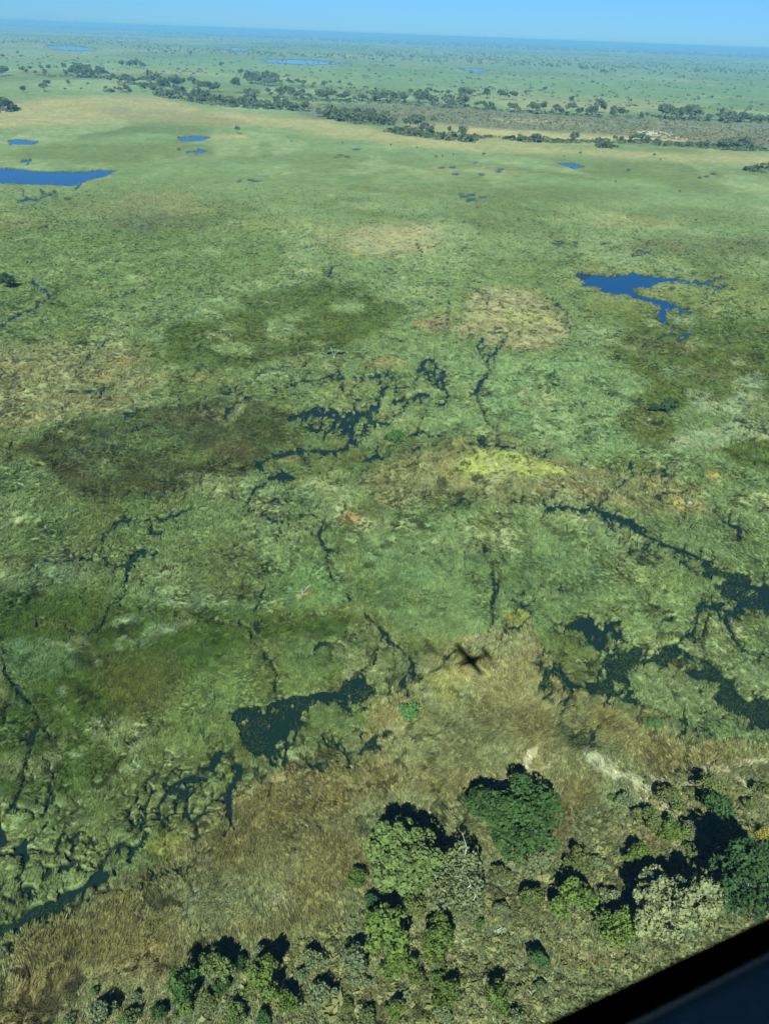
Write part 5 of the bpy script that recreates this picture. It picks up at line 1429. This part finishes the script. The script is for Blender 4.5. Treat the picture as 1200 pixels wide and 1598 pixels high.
pts = horizon_points(3200, 9, 40, 900.)
blobs('scattered_far_trees', 'countless small trees dotted below the horizon', pts, RS.uniform(5, 10, len(pts)), RS.uniform(9, 15, len(pts)), M_leaf['far'], 74, 6)
pts = horizon_points(3800, 1.7, 13, 3000.)
dd = np.hypot(pts[:, 0], pts[:, 1])
blobs('far_woodland', 'dark band of woodland along the horizon', pts, RS.uniform(10, 26, len(pts)) * np.clip(dd / 14000, .7, 2.6), RS.uniform(10, 17, len(pts)), M_leaf['far'], 75, 7)
# low scrub of the near thicket floor
near = in_poly([(560, 1430), (700, 1340), (860, 1370), (900, 1320), (950, 1245), (1080, 1210), (1210, 1230), (1210, 1600), (300, 1620), (330, 1540), (440, 1480)], 1700)
blobs('thicket_scrub', 'low grey green scrub and sprouts on the thicket floor', near, RS.uniform(.4, 1.1, len(near)) * np.where(RS.random(len(near)) < .12, 2.0, 1), RS.uniform(.3, 1.1, len(near)), M_leaf['floor'], 76, 49, .3)
near = in_poly([(540, 1450), (700, 1380), (860, 1400), (940, 1300), (1080, 1230), (1210, 1250), (1210, 1600), (330, 1620), (360, 1560), (440, 1490)], 420)
blobs('dry_twigs', 'silvery dry twiggy scrub on the thicket floor', near, RS.uniform(.4, 1.0, len(near)), RS.uniform(.3, .9, len(near)), M_leaf['grey'], 77, 42, .3)
# ------------------------------------------------------------------ the aircraft the picture is taken from
AZ = math.radians(63.0)                     # tail points this way
dT = np.array([math.sin(AZ), math.cos(AZ), 0.0])
M_white = plain('white_aircraft_paint', (0.72, 0.73, 0.74), 0.35, noise=.04)
M_stripe = plain('blue_stripe_paint', (0.03, 0.08, 0.22), 0.35)
M_rubber = plain('black_rubber_seal', (0.0015, 0.0015, 0.0018), 1.0, spec=.0)
M_trim = plain('blue_grey_cabin_lining', (0.085, 0.15, 0.20), 0.8, noise=.2, nscale=60)
M_dark = plain('dark_cabin_plastic', (0.012, 0.014, 0.018), 0.7)
M_seat = plain('grey_seat_cloth', (0.09, 0.10, 0.12), 0.95, noise=.3, nscale=80)
M_metal = plain('bare_metal', (0.5, 0.5, 0.52), 0.35, metal=1)
M_tyre = plain('tyre_rubber', (0.02, 0.02, 0.02), 0.9)
mm, N, L = material('clear_window')
oo = N.new('ShaderNodeOutputMaterial'); tt = N.new('ShaderNodeBsdfTransparent'); tt.inputs[0].default_value = (0.93, 1.0, 0.985, 1)
L.new(tt.outputs[0], oo.inputs[0]); M_pane = mm

# local frame: +x nose, +y left wing, +z up; origin = the eye's place projected to the cabin centre line
EYE = np.array([-1.05, -0.37, 0.0])         # where the camera sits in the cabin, wall at y = -0.57
WALL = -0.57
nose = -dT
left = np.array([-nose[1], nose[0], 0])
pl_loc = np.array([0, 0, H]) - nose * EYE[0] - left * EYE[1]
plane = thing('light_aircraft', 'light aircraft whose black window seal and dark lining cut off the lower right corner', 'aircraft', pl_loc, math.atan2(nose[1], nose[0]))


def loft(secs, cap=(True, True)):
    """secs: list of (x, list of (y,z))"""
    V = [(x, y, z) for x, ring in secs for y, z in ring]
    n = len(secs[0][1]); Fc = []
    for i in range(len(secs) - 1):
        for k in range(n):
            a, b = i * n + k, i * n + (k + 1) % n
            Fc.append((a, b, b + n, a + n))
    if cap[0]: Fc.append(tuple(range(n)))
    if cap[1]: Fc.append(tuple((len(secs) - 1) * n + k for k in range(n))[::-1])
    return V, Fc


def ring(w, z0, z1, n=16, p=0.6):
    out = []
    for k in range(n):
        a = 2 * math.pi * (k + .5) / n
        c, s = math.cos(a), math.sin(a)
        out.append((w * math.copysign(abs(c) ** p, c), (z0 + z1) / 2 + (z1 - z0) / 2 * math.copysign(abs(s) ** p, s)))
    return out


def boxm(x0, x1, y0, y1, z0, z1):
    V = [(x, y, z) for x in (x0, x1) for y in (y0, y1) for z in (z0, z1)]
    return V, [(0, 1, 3, 2), (4, 6, 7, 5), (0, 4, 5, 1), (2, 3, 7, 6), (0, 2, 6, 4), (1, 5, 7, 3)]


def part(nm, vf, m, parent=plane, smooth=False, bev=0.0):
    o = mk(nm, vf[0], vf[1], m, parent, smooth=smooth)
    if bev:
        b = o.modifiers.new('bevel', 'BEVEL'); b.width = bev; b.segments = 2
    return o


ZR, ZF = 0.36, -1.12                        # cabin ceiling and floor
part('engine_cowling', loft([(3.05, ring(.12, -.55, -.25)), (2.95, ring(.34, -.72, -.12)), (2.4, ring(.47, -.86, -.05)), (1.55, ring(.56, -1.0, .0))]), M_white, smooth=True)
part('tail_cone', loft([(-2.15, ring(.58, -1.12, .40)), (-3.2, ring(.42, -.85, .30)), (-4.4, ring(.24, -.5, .18)), (-5.5, ring(.09, -.22, .06))]), M_white, smooth=True)
part('floor', boxm(-2.15, 1.55, -.60, .60, ZF - .06, ZF), M_dark)
part('roof', boxm(-2.15, 0.9, -.61, .61, ZR, ZR + .05), M_white)
part('bulkhead', boxm(-2.14, -2.10, -.56, .56, ZF, ZR), M_dark)
part('windscreen_post', join([tube([(1.5, y, -.02), (0.85, y * .97, ZR)], [.03, .03], 6) for y in (-.55, .55)]), M_white)
part('windscreen', (lambda V: (V, [(0, 1, 3, 2)]))([(1.5, -.55, -.02), (1.5, .55, -.02), (.88, -.53, ZR), (.88, .53, ZR)]), M_pane)
part('instrument_panel', boxm(1.1, 1.5, -.54, .54, -.5, -.04), M_dark, bev=.02)
# left wall: two windows between posts
part('left_wall', join([boxm(-2.15, 1.55, .565, .60, ZF, -.38), boxm(-2.15, 1.0, .565, .60, .24, ZR), boxm(-2.15, -1.75, .566, .599, -.38, .24), boxm(-.62, -.5, .566, .599, -.38, .24), boxm(.72, .84, .566, .599, -.38, .24)]), M_white)
for a_, b_ in ((-1.75, -.62), (-.5, .72)):
    part('window_pane', boxm(a_, b_, .580, .584, -.38, .24), M_pane)
# right wall, with the opening one looks through: its lower edge dips towards the tail
SA, SB = (-0.248, -0.738), (-0.515, -0.784)  # (along the wall from the eye, below the eye) of two points on the sill
def sill(x):
    s = x - EYE[0]
    return SA[1] + (s - SA[0]) * (SB[1] - SA[1]) / (SB[0] - SA[0])
X0, X1 = -1.98, -0.35
zs0, zs1 = sill(X0), sill(X1)
def wallp(pts, y0=-.60, y1=-.571):
    n = len(pts)
    V = [(x, y0, z) for x, z in pts] + [(x, y1, z) for x, z in pts]
    return V, [tuple(range(n)), tuple(range(n, 2 * n))[::-1]] + [(k, k + n, (k + 1) % n + n, (k + 1) % n) for k in range(n)]
part('right_wall', join([wallp([(-2.15, ZF), (1.55, ZF), (1.55, -.38), (-.3, -.38), (-.3, sill(-.3) - .03), (-2.02, sill(-2.02) - .03), (-2.15, sill(-2.02) - .03)]),
                         wallp([(-2.15, .24), (1.0, .24), (1.0, ZR), (-2.15, ZR)]), wallp([(-2.15, sill(-2.02) - .029), (-2.02, sill(-2.02) - .029), (-2.02, .239), (-2.15, .239)]),
                         wallp([(-.3, -.379), (-.18, -.379), (-.18, .239), (-.3, .239)]), wallp([(.72, -.379), (.84, -.379), (.84, .239), (.72, .239)])]), M_white)
part('window_pane', wallp([(X0 - .02, sill(X0 - .02) - .01), (X1 + .02, sill(X1 + .02) - .01), (X1 + .02, .22), (X0 - .02, .22)], -.592, -.589), M_pane)
part('window_pane', boxm(-.18, .72, -.584, -.580, -.38, .24), M_pane)
SEAL = 0.022
part('window_seal', join([wallp([(X0, zs0), (X1, zs1), (X1, zs1 - SEAL), (X0, zs0 - SEAL)], -.606, -.580), wallp([(X0 - .04, .19), (X1 + .04, .19), (X1 + .04, .24), (X0 - .04, .24)], -.585, -.555),
                          wallp([(X0 - .04, zs0 - .05), (X0, zs0 - .05), (X0, .189), (X0 - .04, .189)], -.585, -.555), wallp([(X1, zs1 - .05), (X1 + .04, zs1 - .05), (X1 + .04, .189), (X1, .189)], -.585, -.555)]), M_rubber, bev=.006)
lin = [(-.581, -SEAL + .002), (-.50, -SEAL - .02), (-.46, -SEAL - .13), (-.50, -SEAL - .30), (-.569, -SEAL - .30)]
nL = len(lin)
VL = [(x, y, sill(x) + dz) for x in (X0 - .1, X1 + .1) for y, dz in lin]
part('window_ledge', (VL, [tuple(range(nL)), tuple(range(nL, 2 * nL))[::-1]] + [(k, (k + 1) % nL, (k + 1) % nL + nL, k + nL) for k in range(nL)]), M_trim, bev=.012)
for x_ in (-1.9, -.55, .45):
    for y_ in (-.28, .28):
        if x_ == -.55 and y_ < 0: continue
        s_ = part('seat', boxm(x_ - .22, x_ + .22, y_ - .2, y_ + .2, -.86, -.72), M_seat, bev=.04)
        part('seat_back', boxm(x_ - .25, x_ - .15, y_ - .2, y_ + .2, -.72, -.15), M_seat, s_, bev=.04)


def wing(y0, y1, ch0, ch1, x0, z0, z1, th):
    prof = [(0, 0), (.03, .5), (.15, .95), (.35, 1), (.7, .5), (1, 0), (.7, -.15), (.3, -.3), (.05, -.25)]
    V = []
    for y, ch, z in ((y0, ch0, z0), (y1, ch1, z1)):
        V += [(x0 - px_ * ch, y, z + pz * th * ch) for px_, pz in prof]
    n = len(prof)
    return V, [tuple(range(n))[::-1], tuple(range(n, 2 * n))] + [(k, (k + 1) % n, (k + 1) % n + n, k + n) for k in range(n)]


for sgn in (-1, 1):
    w_ = part('wing', wing(sgn * .05, sgn * 5.9, 1.95, 1.5, 1.1, .46, .60, .1), M_white)
    part('wing_tip', wing(sgn * 5.901, sgn * 6.1, 1.49, 1.0, 1.08, .60, .63, .08), M_stripe, w_)
    part('wing_strut', tube([(.55, sgn * .6, -1.0), (.45, sgn * 2.7, .50)], [.05, .05], 6), M_white)
    part('tailplane', wing(sgn * .05, sgn * 2.3, 1.4, 1.1, -4.5, .02, .04, .09), M_white)
    lg = part('landing_gear_leg', tube([(-.2, sgn * .5, -1.05), (-.3, sgn * 1.2, -1.62)], [.05, .035], 6), M_white)
    part('wheel', (lambda q: ([(v[0], v[1], v[2]) for v in q[0]], q[1]))(tube([(-.3, sgn * 1.2, -1.68), (-.3, sgn * 1.38, -1.68)], [.2, .2], 14)), M_tyre, lg)
nl = part('nose_gear_leg', tube([(1.9, 0, -.9), (2.0, 0, -1.6)], [.05, .035], 6), M_white)
part('wheel', tube([(2.0, -.08, -1.66), (2.0, .08, -1.66)], [.18, .18], 14), M_tyre, nl)
part('tail_fin', ([(-4.35, .03, .1), (-5.45, .03, .05), (-5.75, .015, 1.5), (-5.15, .015, 1.5), (-4.35, -.03, .1), (-5.45, -.03, .05), (-5.75, -.015, 1.5), (-5.15, -.015, 1.5)],
                  [(0, 1, 2, 3), (7, 6, 5, 4), (0, 3, 7, 4), (1, 5, 6, 2), (3, 2, 6, 7), (0, 4, 5, 1)]), M_stripe)
sp = part('spinner', loft([(3.06, ring(.17, -.57, -.23, p=1)), (3.2, ring(.14, -.54, -.26, p=1)), (3.36, ring(.02, -.42, -.38, p=1))]), M_stripe, smooth=True)
for k in range(3):
    a_ = k * 2.094 + .4
    cy, cz = math.cos(a_), math.sin(a_)
    bl = [(3.12 + dx, cy * r - cz * dw, -.4 + cz * r + cy * dw) for r, dw_, tx in ((.12, .05, .03), (.5, .085, .015), (1.0, .05, .005)) for dx, dw in ((-tx, -dw_), (tx, dw_), (tx + .012, dw_), (-tx + .012, -dw_))]
    part('propeller_blade', (bl, [(0, 1, 5, 4), (1, 2, 6, 5), (2, 3, 7, 6), (3, 0, 4, 7), (4, 5, 9, 8), (5, 6, 10, 9), (6, 7, 11, 10), (7, 4, 8, 11), (8, 9, 10, 11), (3, 2, 1, 0)]), M_dark, sp)
